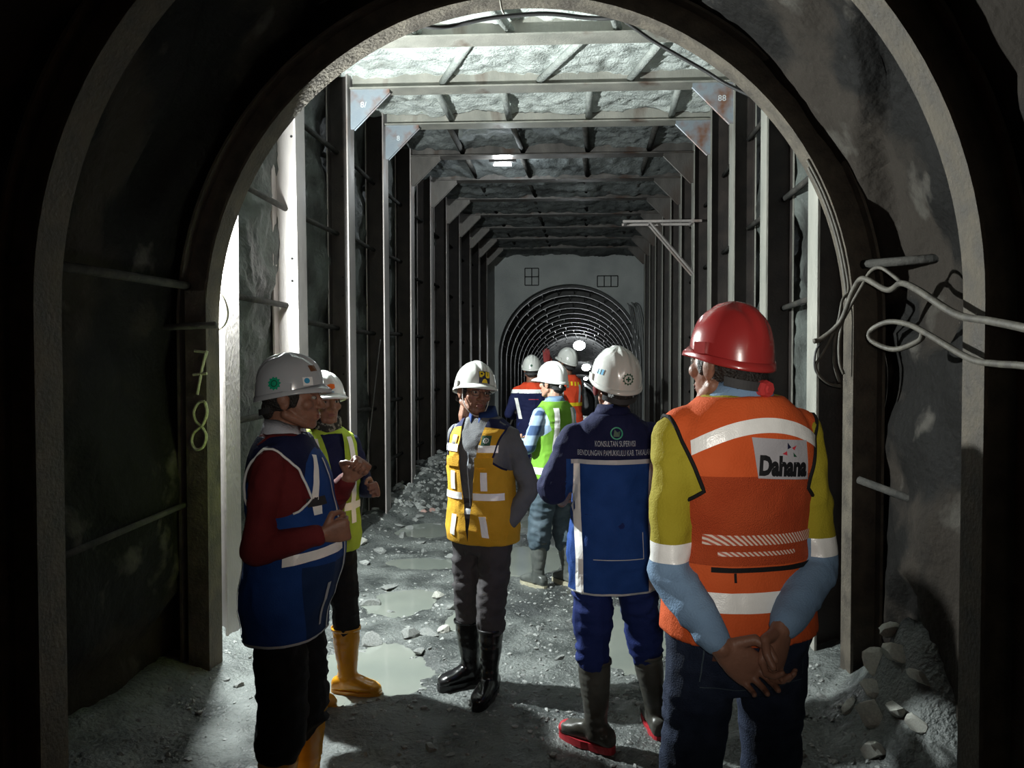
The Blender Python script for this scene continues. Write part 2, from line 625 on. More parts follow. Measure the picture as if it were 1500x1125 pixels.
ysc = np.concatenate([np.linspace(4.1, 9.5, 210, endpoint=False), np.linspace(9.5, 18.1, 120)])
rough_sheet('wall_left_chamber', lambda u, v: (-2.37, u, v), ysc, np.linspace(-.15, 4.6, 130), (1, 0, 0), 0.075, M['wall_wet'], 200)
rough_sheet('wall_right_chamber', lambda u, v: (1.57, u, v), ysc, np.linspace(-.15, 4.6, 110), (-1, 0, 0), 0.075, M['wall_wet'], 240)
def ceil_z(u):
    return float(np.interp(u, FY, FZ)) + float(np.interp(u, [9.6, 10.7], [0.135, 0.05]))


rough_sheet('ceiling_chamber', lambda u, v: (v, u, ceil_z(u)), ysc[ysc < 8.12], np.linspace(-2.6, 1.85, 150), (0, 0, -1), 0.065, M['shotcrete'], 270, 2.6)
rough_sheet('ceiling_chamber_dark', lambda u, v: (v, u, ceil_z(u)), ysc[ysc > 8.06], np.linspace(-2.6, 1.85, 150), (0, 0, -1), 0.065, M['shotcrete_dark'], 270, 2.6)  # further bays, in a darker shotcrete than the first ones

# end wall with the opening of the onward tunnel
headwall('wall_end', 18.0, 18.3, -2.75, 1.95, 4.75, M['end_wall'], 0.03)

# ------------------------------------------------------------------ steel portal frames of the chamber
def post_mesh(sign, h):
    """inner flange at x=0, section runs outwards (sign -1 = left wall)"""
    mb = MB()
    sec = isection(0.2, 0.19, 0.013, 0.010)
    rings = [[(sign * s[0], s[1], z) for s in sec] for z in (-0.15, 1.4, 2.9, h)]
    mb.loft(rings)
    me = mb.mesh('post')
    fix_normals(me)
    for p in me.polygons:      # web between the dusty flanges, its shade put into the colour
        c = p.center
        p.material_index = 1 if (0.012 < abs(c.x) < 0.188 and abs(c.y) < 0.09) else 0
    return me


post_L, post_R = post_mesh(-1, CZ + 0.2), post_mesh(1, CZ + 0.2)
mb = MB()
sec = isection(0.2, 0.19, 0.013, 0.010)
mb.loft([[(x, s[1], s[0]) for s in sec] for x in (CL, -0.4, CR)])
beam_me = mb.mesh('beam')
fix_normals(beam_me)


def gusset_mesh(sign):
    """triangular corner plate with a narrow edge flange; corner at origin, runs inwards"""
    mb = MB()
    a, b, t = 0.36, 0.36, 0.012
    tri = [(0, 0), (sign * a, 0), (sign * a, -0.03), (sign * 0.03, -b), (0, -b)]
    mb.loft([[(x, -t / 2, z) for x, z in tri], [(x, t / 2, z) for x, z in tri]])
    e = Vector((sign * (a - 0.03), 0, b - 0.03)).normalized()
    mid = Vector((sign * (a + .03) / 2, 0.02, -(b + .03) / 2))
    mb.tube([mid - e * 0.235, mid + e * 0.235], 0.008, 6)
    me = mb.mesh('gusset_plate')
    fix_normals(me)
    return me


gus_L, gus_R = gusset_mesh(1), gusset_mesh(-1)
mb = MB()
mb.tube([(0, -0.0085, 0), (0, 0.0085, 0)], 0.010, 8)
hole_me = mb.mesh('bolt_hole')
fix_normals(hole_me)
mb = MB()
mb.box((0, 0, 0.012), (0.34, 0.3, 0.024))
base_me = mb.mesh('base_plate')

# tie bars on the ceiling: (px,py) pairs of the photograph for the first bays -> x at each frame
ceil_ties = {0: [(-1.55, -1.25), (-0.85, -0.55), (0.05, 0.25), (0.75, 0.5)],
             1: [(-0.80, -1.29), (0.08, -0.40), (0.67, 0.42)],
             2: [(-1.40, -1.42), (-0.75, -0.80), (0.06, 0.05), (0.88, 0.93)]}
ordinal = ['first', 'second', 'third', 'fourth', 'fifth', 'sixth', 'seventh', 'eighth', 'ninth', 'tenth', 'eleventh']
frames = []
rnd = random.Random(5)
lean = {0: 0.0, 1: -0.05, 2: -0.025, 3: -0.02}
for i, y in enumerate(FY):
    f = empty('portal_set', (AX, y, 0))
    extra = {0: 'beside the work lamp', 1: 'with pale bolt-holed left post', 2: 'with blue-grey corner plates numbered 8',
             3: 'with rust-edged corner plates', 4: 'carrying the right wall bracket'}.get(i, 'in the dim part of the chamber')
    tag(f, '%s square steel portal frame counted from the arch, %s' % (ordinal[i], extra), 'steel frame', 'steel portal frames of the chamber')
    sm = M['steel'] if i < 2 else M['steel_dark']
    pl = obj('post', post_L.copy(), [M['steel'], sm if i < 2 else M['steel_web_shade']], f, loc=(CL - AX, 0, 0))  # first two left webs stay light, the others carry painted shade
    pl.rotation_euler = (0, lean.get(i, 0.0) * 0.2, 0)
    obj('post', post_R.copy(), [M['steel_right'], M['steel_web_shade']], f, loc=(CR - AX, 0, 0))
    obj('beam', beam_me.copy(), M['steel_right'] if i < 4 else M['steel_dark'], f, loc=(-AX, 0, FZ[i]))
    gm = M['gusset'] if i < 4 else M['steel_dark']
    obj('gusset_plate', gus_L.copy(), gm, f, loc=(CL - AX, -0.06, FZ[i]))
    obj('gusset_plate', gus_R.copy(), gm if i != 3 else M['gusset'], f, loc=(CR - AX, -0.06, FZ[i]))
    if i < 3:
        for z in (0.55, 0.72, 1.62, 1.79, 2.35, 2.52, 3.45):
            obj('bolt_hole', hole_me, M['hole'], f, loc=(CL - AX - 0.10, 0, z))
    # longitudinal tie pipes to the next frame
    if i < len(FY) - 1:
        L = f.location
        for z in (0.55, 1.30, 2.10, 2.92, 3.68):
            for xx in (CL - 0.15, CR + 0.15):
                dz = rnd.uniform(-.06, .06)
                tie(f, (xx, y + 0.01, z + dz), (xx, FY[i + 1] - 0.01, z + dz + rnd.uniform(-.03, .03)), 0.022, 'pipe')
        for (xa, xb) in ceil_ties.get(i, [(-1.5, -1.5), (-0.8, -0.75), (0.0, 0.05), (0.8, 0.8)]):
            tie(f, (xa, y + 0.01, FZ[i] + 0.085), (xb, FY[i + 1] - 0.01, FZ[i + 1] + 0.07), 0.035, 'pipe_shot' if i < 3 else 'pipe')
    frames.append(f)


def text_mesh(s, size, bold=0.0, xs=1.0, align='CENTER', shear=0.0, res=3):
    c = bpy.data.curves.new('txt', 'FONT')
    c.body = s
    c.size = size
    c.align_x = align
    c.align_y = 'CENTER'
    c.offset = bold
    c.shear = shear
    c.resolution_u = res
    o = bpy.data.objects.new('txt', c)
    COL.objects.link(o)
    bpy.context.view_layer.update()
    dg = bpy.context.evaluated_depsgraph_get()
    me = bpy.data.meshes.new_from_object(o.evaluated_get(dg))
    bpy.data.objects.remove(o, do_unlink=True)
    bpy.data.curves.remove(c)
    for v in me.vertices:
        v.co.x *= xs
    return me


# painted numbers on the corner plates
for i, dx, s in ((2, 0.12, '8/'), (3, 0.14, '8'), (2, CR - CL - 0.1, '88')):
    me = text_mesh(s, 0.075)
    for v in me.vertices:
        v.co = Vector((v.co.x, 0, v.co.y))
    obj('painted_number', me, M['paint_white'], frames[i], loc=(CL - AX + dx, -0.0685, FZ[i] - 0.14))

# wall bracket at the right post of the fifth frame
br = empty('wall_bracket', (CR, FY[4], 3.4))
tag(br, 'pale steel angle bracket with slanting braces fixed high on the right posts', 'bracket')
mb = MB()
for dy in (-0.110, 0.110):
    mb.box((-0.38, dy, 0.05), (0.95, 0.035, 0.028))
obj('arm', mb, M['steel'], br)
mb = MB()
for dy in (-0.085, 0.085):
    mb.tube([(-0.52, dy, 0.04), (0.004, dy, -0.58)], 0.016, 4)
obj('brace', mb, M['steel'], br)
mb = MB()
mb.box((-0.82, 0, 0.05), (0.03, 0.25, 0.03))
mb.box((-0.52, 0, 0.04), (0.03, 0.21, 0.03))
mb.box((-0.012, 0, 0.05), (0.03, 0.25, 0.05))
obj('cross_bar', mb, M['steel'], br)

# marks drawn on the end wall
def mark_grid(name, x0, x1, z0, z1, cols, rows_, label):
    e = empty(name, ((x0 + x1) / 2, 17.99, z0))
    tag(e, label, 'wall mark')
    mb = MB()
    w = x1 - x0
    for k in range(cols + 1):
        mb.box((-w / 2 + w * k / cols, 0, (z1 - z0) / 2), (0.022, 0.012, (z1 - z0)))
    obj('upright_line', mb, M['mark'], e)
    mb = MB()
    for k in range(rows_ + 1):
        mb.box((0, 0, (z1 - z0) * k / rows_), (w, 0.012, 0.022))
    obj('level_line', mb, M['mark'], e)


p, q = W(769, 418, 18), W(789, 393, 18)
mark_grid('grid_mark', p.x, q.x, p.z, q.z, 2, 2, 'dark square grid drawn on the end wall left of the arch crown')
p, q = W(875, 420, 18), W(905, 404, 18)
mark_grid('grid_mark', p.x, q.x, p.z, q.z, 3, 1, 'dark three-bay grid drawn on the end wall right of the arch crown')

# ------------------------------------------------------------------ onward tunnel
pts, nor = arch_profile(8, 48, 0.13, z0=-0.25)
ysf = np.concatenate([np.linspace(18.1, 40, 90, endpoint=False), np.linspace(40, 115, 90)])
P, N = np.array(pts), np.array(nor)
S = np.repeat(np.arange(len(P)), len(ysf))
Yv = np.tile(ysf, len(P))
B = np.stack([P[S, 0], Yv, P[S, 1] + SLOPE * (Yv - 18.1)], 1)
d = 0.05 * fbm(B, 1.4, 3, 300) + 0.03 * fbm(B, 5, 2, 310)
V = B + np.stack([N[S, 0] * d, 0 * d, N[S, 1] * d], 1)
ny = len(ysf)
F = [(a * ny + b, a * ny + b + 1, (a + 1) * ny + b + 1, (a + 1) * ny + b) for a in range(len(P) - 1) for b in range(ny - 1)]
me = bpy.data.meshes.new('wall_far_tunnel')
me.from_pydata(V.tolist(), [], F)
fix_normals(me)
struct('wall_far_tunnel', me, M['far_lining'], True)
mb = MB()
pp, _ = arch_profile(4, 24, 0.2, z0=-0.3)
mb.add([(x, 114.5, z + SLOPE * 96) for x, z in pp], [tuple(range(len(pp)))])
struct('wall_far_end', mb, M['far_lining'])

frib_me = arch_rib(0, 0.14, 0.15, M['rib_far'], 3, 30, name='far_rib').mesh('far_arch_rib')
fix_normals(frib_me)
y = 18.45
k = 0
while y < 85:
    o = obj('far_arch_rib', frib_me, M['rib_far'], loc=(0, y, SLOPE * (y - 18.1)))
    tag(o, 'glinting steel arch rib lining the round tunnel beyond the end wall', 'arch rib', 'arch ribs of the onward tunnel')
    y += 1.2
    k += 1
# spacer rods between the ribs of the onward tunnel
mb = MB()
y = 18.45
while y < 38:
    for a in np.linspace(0.15, PI - 0.15, 13):
        a2 = a + 0.05 * math.sin(y * 3)
        c, s = math.cos(a2), math.sin(a2)
        r = AR + 0.04
        mb.tube([(AX + r * c, y, AZ + r * s + SLOPE * (y - 18.1)), (AX + r * c, y + 1.2, AZ + r * s + SLOPE * (y - 16.9))], 0.014, 4, cap=False)
    y += 1.2
tag(obj('spacer_rods', mb, M['rib_far']), 'thin spacer rods welded between the ribs of the round tunnel', 'rods', kind='stuff')

# lamps of the onward tunnel
for (yy, dx, pw, r) in ((30.5, -0.15, 120, .24), (46, 0.18, 130, .26), (62, 0.20, 110, .17), (78, 0.05, 120, .2), (95, -0.05, 100, .2)):
    z = AZ + AR - 0.36 + SLOPE * (yy - 18.1)
    e = empty('tunnel_lamp', (AX + 0.3 + dx, yy, z))
    lab = {30.5: 'large glaring round lamp under the crown of the onward tunnel', 46: 'second glaring lamp further down the onward tunnel'}.get(yy, 'small distant lamp deep in the onward tunnel')
    tag(e, lab, 'lamp', 'crown lamps of the onward tunnel')
    mb = MB()
    mb.ellipsoid((0, 0, 0), (r, r, r * .8), 16, 10)
    obj('globe', mb, M['bulb'], e, True)
    mb = MB()
    mb.tube([(0, 0, r * .7), (0, 0, 0.42)], 0.02, 6)
    obj('stem', mb, M['black_metal'], e)
    add_light('tunnel_lamp_light', 'POINT', (AX + 0.3 + dx, yy - 0.02, z - r - 0.05), pw, (0.92, 0.98, 1.0), 0.1)

# tube lamp behind the fifth beam of the chamber
e = empty('tube_lamp', (-1.02, FY[4] + 0.16, 4.26))
tag(e, 'short glowing tube lamp tucked behind a ceiling beam of the chamber', 'lamp')
mb = MB()
mb.tube([(-0.11, 0, -0.03), (0.11, 0, -0.03)], 0.014, 10)
obj('tube', mb, M['bulb'], e, True)
mb = MB()
mb.box((0, 0, 0.02), (0.34, 0.06, 0.04))
obj('holder', mb, M['black_metal'], e)
add_light('tube_lamp_light', 'POINT', (-1.02, FY[4] + 0.22, 4.16), 30, (0.85, 0.95, 1.0), 0.05)

# the work lamp behind the arch leg
e = empty('work_lamp', LAMP)
tag(e, 'work floodlight hung on the left post just behind the arch rib', 'lamp')
mb = MB()
mb.tube([(-0.048, 0, 0), (-0.044, 0, 0)], 0.028, 16)
obj('lens', mb, M['lamp_lens'], e)
mb = MB()
mb.tube([(-0.075, 0, 0), (-0.062, 0, 0), (-0.049, 0, 0)], [0.02, 0.034, 0.036], 16)
obj('housing', mb, M['black_metal'], e)
mb = MB()
mb.tube([(-0.07, 0, 0.02), (-0.075, 0.0, 0.07), (-0.085, 0.1, 0.09)], 0.008, 8)
obj('stem', mb, M['black_metal'], e)

# warm bulb on the tunnel wall behind the photographer
e = empty('tunnel_bulb', (AX + 1.35, -2.4, 2.5))
tag(e, 'warm bare bulb on the near tunnel wall behind the photographer', 'lamp')
mb = MB()
mb.ellipsoid((0, 0, 0), (0.03, 0.03, 0.04), 12, 8)
obj('globe', M and mb, mat('warm_bulb', (1, 1, 1), None, rough=.3, bump=0, emit=(1, .7, .45), estr=8), e, True)
mb = MB()
mb.tube([(0, 0, 0.035), (0, 0, 0.09)], 0.015, 8)
obj('stem', mb, M['black_metal'], e)
add_light('tunnel_bulb_light', 'POINT', (AX + 1.3, -2.35, 2.4), 7, (1.0, 0.72, 0.5), 0.04)

# ------------------------------------------------------------------ cables
def cable(name, px, ys_, r, m, label, k=6, cat='cable', group=None):
    if not hasattr(ys_, '__len__'):
        ys_ = [ys_] * len(px)
    mb = MB()
    mb.tube(catmull([W(a, b, y) for (a, b), y in zip(px, ys_)], k), r, 6)
    o = obj(name, mb, M[m], None, True)
    tag(o, label, cat, group)
    return o


cable('cable', [(1865, 560), (1700, 535), (1580, 500), (1500, 480), (1450, 470), (1400, 460), (1345, 425), (1320, 415), (1300, 425), (1265, 408), (1250, 425), (1232, 470), (1205, 495), (1192, 500)],
      [1.50, 1.68, 1.95, 2.2, 2.42, 2.68, 3.0, 3.3, 3.45, 3.65, 3.75, 3.85, 3.9, 3.9], 0.014, 'cable', 'thick grey cable swinging from the right tunnel wall up to the arch leg')
cable('cable', [(1865, 640), (1700, 590), (1580, 550), (1500, 536), (1460, 533), (1420, 525), (1360, 490), (1330, 475), (1300, 472), (1275, 485), (1278, 500), (1310, 512), (1345, 500), (1352, 488)],
      [1.50, 1.66, 1.93, 2.2, 2.4, 2.6, 2.95, 3.15, 3.3, 3.4, 3.4, 3.3, 3.12, 3.05], 0.012, 'cable', 'grey cable ending in an open loop on the right tunnel wall')
cable('cable', [(1322, 416), (1310, 405), (1290, 392), (1275, 398), (1262, 420), (1245, 450), (1225, 490), (1222, 530), (1230, 560)],
      [3.3, 3.4, 3.5, 3.6, 3.7, 3.8, 3.88, 3.9, 3.9], 0.009, 'cable', 'thin cable rising to a peak beside the arch leg and dropping behind the red helmet')
def haunch(angles, y, gap):
    return [(AX + (AR - gap) * math.cos(q), y, AZ + (AR - gap) * math.sin(q)) for q in angles]


def wire(pts, r, m, label):
    mb = MB()
    mb.tube(catmull(pts, 6), r, 6)
    tag(obj('cable', mb, M[m], None, True), label, 'cable')


wire(haunch((.52, .44, .36, .27, .18, .10), 3.955, 0.008) + [W(a_, b_, 3.90) for a_, b_ in ((1234, 440), (1228, 470), (1215, 500), (1204, 520), (1195, 535), (1200, 550), (1215, 562), (1232, 566))],
     0.008, 'cable', 'thin pale wire following the right haunch of the arch and hooking back')
wire(haunch((.50, .42, .33, .24, .15, .07), 3.99, 0.009) + [W(a_, b_, 3.95) for a_, b_ in ((1238, 455), (1230, 495), (1230, 530), (1236, 548))],
     0.009, 'cable', 'dark wire running down the right side of the arch beside the pale wire')
cable('cable', [(1205, 500), (1195, 515), (1194, 540), (1205, 555), (1222, 560)], 3.9, 0.006, 'cable_dark', 'dark wire end curling in front of the right posts')
cable('cable', [(322, 384), (318, 395), (320, 410), (316, 425), (308, 437)], 4.05, 0.007, 'cable_dark', 'short dark wire looped on the arch leg beside the chalk mark')
cable('cable', [(320, 424), (330, 440), (334, 460), (328, 477), (314, 486)], 4.1, 0.006, 'cable_white', 'short pale wire hooping out of the left arch leg')
cable('cable', [(733, 0), (735, 12), (738, 20)], 3.9, 0.006, 'cable_white', 'short pale wire end hanging from the arch crown')
cable('cable', [(600, 36), (640, 40), (668, 37), (690, 32), (730, 25), (800, 20), (860, 26), (900, 26), (945, 16)], [4.14, 4.16, 4.2, 4.2, 4.2, 4.2, 4.2, 4.16, 4.14], 0.012, 'cable_dark', 'black cable strung under the ceiling just behind the arch crown')
cable('cable', [(890, 12), (935, 45), (960, 62), (1000, 85), (1035, 105), (1062, 122), (1100, 140)], [4.14, 4.18, 4.2, 4.2, 4.2, 4.18, 4.14], 0.010, 'cable_dark', 'black cable slanting down the ceiling to the right corner plate')
for k in range(7):
    j = rnd.uniform(-3, 3)
    cable('cable', [(919 + 2 * k, 446 + j), (922 + 2.2 * k, 452 + j), (926 + 2.4 * k, 480), (928 + 2.6 * k, 525), (927 + 2.8 * k, 575 + 2 * j)],
          [17.99, 17.96 - 0.045 * k, 17.95 - 0.045 * k, 17.95 - 0.045 * k, 17.95 - 0.045 * k], 0.014,
          'cable_grey', 'grey cable hanging in the bunch right of the onward tunnel opening', 4, group='cables hanging beside the end opening')
cable('steel_rod', [(557, 497), (552, 540), (540, 650), (525, 792)], [7.93, 7.8, 7.45, 7.0], 0.007, 'steel_dark', 'thin steel rod leaning between the left posts', 2, 'rod')
cable('steel_rod', [(763, 590), (752, 612), (734, 650)], [17.6, 17.4, 17.0], 0.020, 'steel', 'short pale rod stuck slanting in the ground short of the round tunnel mouth', 2, 'rod')

# ------------------------------------------------------------------ stones
def rock_mesh(seed, flat=0.5, sub=1):
    bm = bmesh.new()
    bmesh.ops.create_icosphere(bm, subdivisions=sub, radius=1.0)
    r = random.Random(seed)
    cuts = [(Vector((r.gauss(0, 1), r.gauss(0, 1), r.gauss(0, 1))).normalized(), r.uniform(.35, .8)) for _ in range(8)]
    for v in bm.verts:
        for nrm, d_ in cuts:
            h = v.co.dot(nrm)
            if h > d_:
                v.co -= nrm * (h - d_)
        v.co.z *= flat
    me = bpy.data.meshes.new('stone')
    bm.to_mesh(me)
    bm.free()
    return me


big = [rock_mesh(s, 0.35 + 0.1 * (s % 4), 2) for s in range(8)]
rnd = random.Random(11)
stones_px = [(570, 868, 17, 0), (608, 885, 24, 0), (640, 880, 14, 1), (545, 895, 20, 0), (575, 905, 22, 0), (660, 895, 16, 0), (540, 950, 26, 0), (600, 940, 22, 0),
             (630, 935, 20, 0), (650, 930, 15, 1), (615, 965, 14, 0), (678, 925, 10, 1), (530, 975, 16, 0), (820, 968, 12, 0), (850, 905, 16, 0), (835, 915, 8, 0), (895, 945, 12, 0),
             (555, 815, 14, 0), (525, 800, 20, 1), (590, 790, 12, 0), (615, 800, 10, 0), (640, 765, 12, 0), (600, 755, 12, 0), (660, 820, 8, 0), (690, 800, 8, 0),
             (380, 905, 14, 1), (395, 925, 10, 1), (350, 1020, 10, 0), (330, 1010, 9, 0), (300, 950, 8, 1), (290, 965, 9, 1),
             (632, 708, 9, 2), (622, 714, 8, 2), (645, 716, 7, 2), (612, 730, 9, 0), (655, 700, 9, 0), (585, 750, 8, 0), (625, 735, 9, 0), (665, 690, 8, 0), (640, 690, 8, 0),
             (1180, 1020, 14, 0), (1205, 1015, 12, 0), (1165, 985, 16, 0), (630, 1110, 14, 0), (660, 1118, 8, 0), (930, 1010, 10, 0),
             (760, 905, 6, 0), (790, 925, 7, 0), (590, 1000, 6, 0), (645, 1000, 6, 1), (700, 890, 7, 0)]
M['stone_pink'] = mat('stone_pink', (0.42, 0.27, 0.24), None, rough=0.7, bump=0.3)
for k, (px, py, s, c) in enumerate(stones_px):
    yy = CAM_H * FPX / (py - 536)
    p = W(px, py, yy)
    zz = floor_z(p.x, p.y)
    for _ in range(3):
        yy = (CAM_H - zz) * FPX / (py - 536)
        p = W(px, py, yy)
        zz = floor_z(p.x, p.y)
    if p.x < -2.12:            # at the foot of the left posts, not behind them
        p = Vector((-2.12, p.y * -2.12 / p.x, 0))
        zz = floor_z(p.x, p.y)
    r = s * yy / FPX * (0.85 if s > 8 else 1.0)
    o = obj('stone', big[k % 8].copy(), [M['stone'], M['stone_pale'], M['stone_pink']][c], loc=(p.x, p.y, zz + r * 0.08))
    o.scale = (r, r * rnd.uniform(.8, 1.3), r)
    o.rotation_euler = (rnd.uniform(-.25, .25), rnd.uniform(-.25, .25), rnd.uniform(0, 6))
    lab = ['grey broken rock slab lying on the wet muddy floor', 'pale broken rock lump lying on the wet muddy floor', 'pinkish stone on the spoil heap by the left posts'][c]
    tag(o, lab, 'stone', ['grey rock pieces on the floor', 'pale rock pieces on the floor', 'pinkish stones on the heap'][c])

# broken rock heaped against the foot of the right tunnel wall
for k, (x, y_, r) in enumerate([(1.30, 3.42, .075), (1.40, 3.62, .085), (1.37, 3.33, .07), (1.43, 3.48, .09), (1.24, 3.22, .06), (1.46, 3.30, .07), (1.26, 3.60, .055),
                                (1.47, 3.62, .075), (1.34, 3.52, .06), (1.40, 3.20, .05)]):
    o = obj('stone', big[(k + 3) % 8].copy(), M['stone_pale'], loc=(x, y_, floor_z(x, y_) + r * .12))
    o.scale = (r, r * 1.1, r * 1.2)
    o.rotation_euler = (rnd.uniform(-.4, .4), rnd.uniform(-.2, .2) - 0.5, rnd.uniform(0, 6))
    tag(o, 'rough rock lump heaped at the foot of the wall by the arch leg', 'stone', 'rock heap by the right arch leg')

# gravel
small = [rock_mesh(50 + s, 0.6, 1) for s in range(4)]
sv = [np.array([tuple(v.co) for v in m.vertices]) for m in small]
sf = [[tuple(p.vertices) for p in m.polygons] for m in small]
rng = np.random.default_rng(3)
n = 12000
gy = 2.6 + (rng.random(n) ** 1.5) * 9.5
gx = -2.1 + rng.random(n) * 3.4
dens = fbm(np.stack([gx, gy, 0 * gx], 1), 1.5, 3, 77)
keep = dens > rng.random(n) * 0.9 - 0.5
gx, gy = gx[keep], gy[keep]
# spoil heap
m_ = 900
hx, hy = -2.0 + rng.normal(0, .3, m_), 10.3 + rng.normal(0, 1.3, m_)
hx = np.clip(hx, -2.28, -1.2)
gx, gy = np.concatenate([gx, hx]), np.concatenate([gy, hy])
gz = floor_h(gx, gy)
gr = 0.006 + 0.018 * rng.random(len(gx)) ** 3
gr[-m_:] = 0.02 + 0.06 * rng.random(m_) ** 2
VV, FF = [], []
off = 0
for k in range(len(gx)):
    a = rng.random() * 6.28
    c, s = math.cos(a) * gr[k], math.sin(a) * gr[k]
    v = sv[k % 4]
    q = np.stack([v[:, 0] * c - v[:, 1] * s + gx[k], v[:, 0] * s + v[:, 1] * c + gy[k], v[:, 2] * gr[k] + gz[k]], 1)
    VV.append(q)
    FF.extend([tuple(i + off for i in f) for f in sf[k % 4]])
    off += len(v)
me = bpy.data.meshes.new('gravel')
me.from_pydata(np.concatenate(VV).tolist(), [], FF)
tag(obj('gravel', me, M['stone']), 'loose gravel strewn over the muddy floor', 'gravel', kind='stuff')

# ------------------------------------------------------------------ people: materials
def cloth(name, col, col2=None, rough=0.85, bump=0.25, bscale=220, **kw):
    c2 = col2 or tuple(min(1, c * 1.25 + 0.004) for c in col)
    return mat(name, col, c2, 9, rough, bump=bump, bscale=bscale, spec=0.25, **kw)


C = {}
C['skin'] = mat('skin', (0.20, 0.095, 0.062), (0.26, 0.125, 0.083), 18, 0.5, bump=0.12, bscale=120, spec=0.4)
C['skin_light'] = mat('skin_light', (0.38, 0.21, 0.15), (0.44, 0.25, 0.18), 18, 0.5, bump=0.12, bscale=120, spec=0.4)
C['lips'] = mat('lips', (0.19, 0.065, 0.05), None, rough=0.45, bump=0)
C['hair'] = mat('hair', (0.010, 0.008, 0.007), (0.02, 0.016, 0.014), 90, 0.55, bump=0.6, bscale=160)
C['eye'] = mat('eye_white', (0.30, 0.27, 0.24), None, rough=0.2, bump=0)
C['iris'] = mat('iris', (0.015, 0.009, 0.006), None, rough=0.15, bump=0)
C['tape'] = mat('reflective_tape', (0.97, 0.97, 0.95), (0.93, 0.93, 0.91), 60, 0.28, bump=0.1, bscale=300, spec=0.8)
C['tape_grey'] = mat('tape_grey', (0.48, 0.50, 0.52), None, rough=0.5, bump=0.1)
C['hat_white'] = mat('hat_white', (0.62, 0.63, 0.60), (0.55, 0.56, 0.53), 5, 0.22, bump=0.02, coat=0.3)
C['hat_bright'] = mat('hat_bright', (0.80, 0.82, 0.80), None, 5, 0.22, bump=0.02, coat=0.3)
C['hat_grey'] = mat('hat_grey', (0.40, 0.42, 0.45), None, 5, 0.22, bump=0.02, coat=0.3)
C['hat_red'] = mat('hat_red', (0.36, 0.030, 0.028), (0.30, 0.024, 0.024), 5, 0.25, bump=0.02, coat=0.3)
C['strap'] = mat('strap', (0.03, 0.03, 0.032), None, rough=0.7, bump=0.1)
C['strap_white'] = mat('strap_white', (0.6, 0.6, 0.58), None, rough=0.7, bump=0.1)
C['knob_red'] = mat('knob_red', (0.55, 0.05, 0.05), None, rough=0.4, bump=0)
C['navy'] = cloth('navy_cloth', (0.006, 0.009, 0.045))
C['blue'] = cloth('blue_cloth', (0.008, 0.045, 0.20))
C['blue_dk'] = cloth('blue_dark_cloth', (0.006, 0.024, 0.085))
C['red'] = cloth('red_knit', (0.105, 0.010, 0.012), bscale=300)
C['black'] = cloth('black_cloth', (0.006, 0.006, 0.007))
C['white'] = cloth('white_cloth', (0.50, 0.52, 0.58))
C['lime'] = cloth('lime_cloth', (0.33, 0.46, 0.045))
C['green'] = cloth('green_cloth', (0.13, 0.30, 0.03))
C['camo'] = mat('camo_scarf', (0.02, 0.02, 0.018), (0.2, 0.2, 0.17), 45, 0.9, bump=0.2, lo=0.5, hi=0.55)
C['yellow'] = cloth('yellow_cloth', (0.56, 0.30, 0.018), (0.64, 0.35, 0.03))
C['grey'] = cloth('grey_cloth', (0.105, 0.108, 0.115))
C['grey_dk'] = cloth('dark_grey_cloth', (0.048, 0.044, 0.047))
C['charcoal'] = cloth('charcoal_cloth', (0.03, 0.03, 0.033))
C['scarf'] = cloth('blue_collar', (0.012, 0.035, 0.14))
C['orange'] = cloth('orange_cloth', (0.62, 0.095, 0.022), (0.68, 0.115, 0.03))
C['orange_mesh'] = cloth('orange_mesh', (0.54, 0.074, 0.022), (0.62, 0.098, 0.03), bump=0.7, bscale=420)
C['orange_red'] = cloth('orange_red_cloth', (0.62, 0.06, 0.02))
C['sleeve_yellow'] = cloth('sleeve_yellow', (0.33, 0.27, 0.018), (0.37, 0.31, 0.025))
C['sky'] = cloth('sky_blue_cloth', (0.17, 0.27, 0.42), (0.20, 0.31, 0.46))
C['denim'] = mat('denim', (0.012, 0.019, 0.042), (0.024, 0.034, 0.066), 22, 0.85, bump=0.4, bscale=260, spec=0.2)
C['slate'] = mat('slate_cloth', (0.05, 0.075, 0.095), (0.085, 0.115, 0.14), 8, 0.85, bump=0.3, bscale=200, spec=0.2)
C['royal'] = cloth('royal_cloth', (0.007, 0.018, 0.105))
C['boot_black'] = mat('boot_black', (0.008, 0.008, 0.009), (0.03, 0.03, 0.03), 6, 0.22, bump=0.06, bscale=30, rough2=0.5, lo=0.5, hi=0.7)
C['boot_yellow'] = mat('boot_yellow', (0.50, 0.22, 0.012), (0.56, 0.27, 0.02), 6, 0.25, bump=0.05, bscale=30)
C['boot_grey'] = mat('boot_grey', (0.055, 0.062, 0.058), (0.13, 0.14, 0.13), 7, 0.3, bump=0.1, bscale=30, rough2=0.6)
C['boot_olive'] = mat('boot_olive', (0.035, 0.033, 0.026), (0.075, 0.075, 0.066), 7, 0.35, bump=0.1, bscale=30, rough2=0.6)
C['sole_cream'] = mat('sole_cream', (0.48, 0.45, 0.33), (0.3, 0.28, 0.2), 12, 0.7, bump=0.1)
C['sole_red'] = mat('sole_red', (0.40, 0.02, 0.03), None, rough=0.5, bump=0.1)
C['leather'] = mat('leather', (0.11, 0.035, 0.018), (0.16, 0.055, 0.03), 20, 0.5, bump=0.2)
C['em_green'] = mat('emblem_green', (0.0, 0.32, 0.17), None, rough=0.5, bump=0)
C['em_dkgreen'] = mat('emblem_dark_green', (0.01, 0.07, 0.035), None, rough=0.5, bump=0)
C['em_yellow'] = mat('emblem_yellow', (0.85, 0.62, 0.02), None, rough=0.5, bump=0)
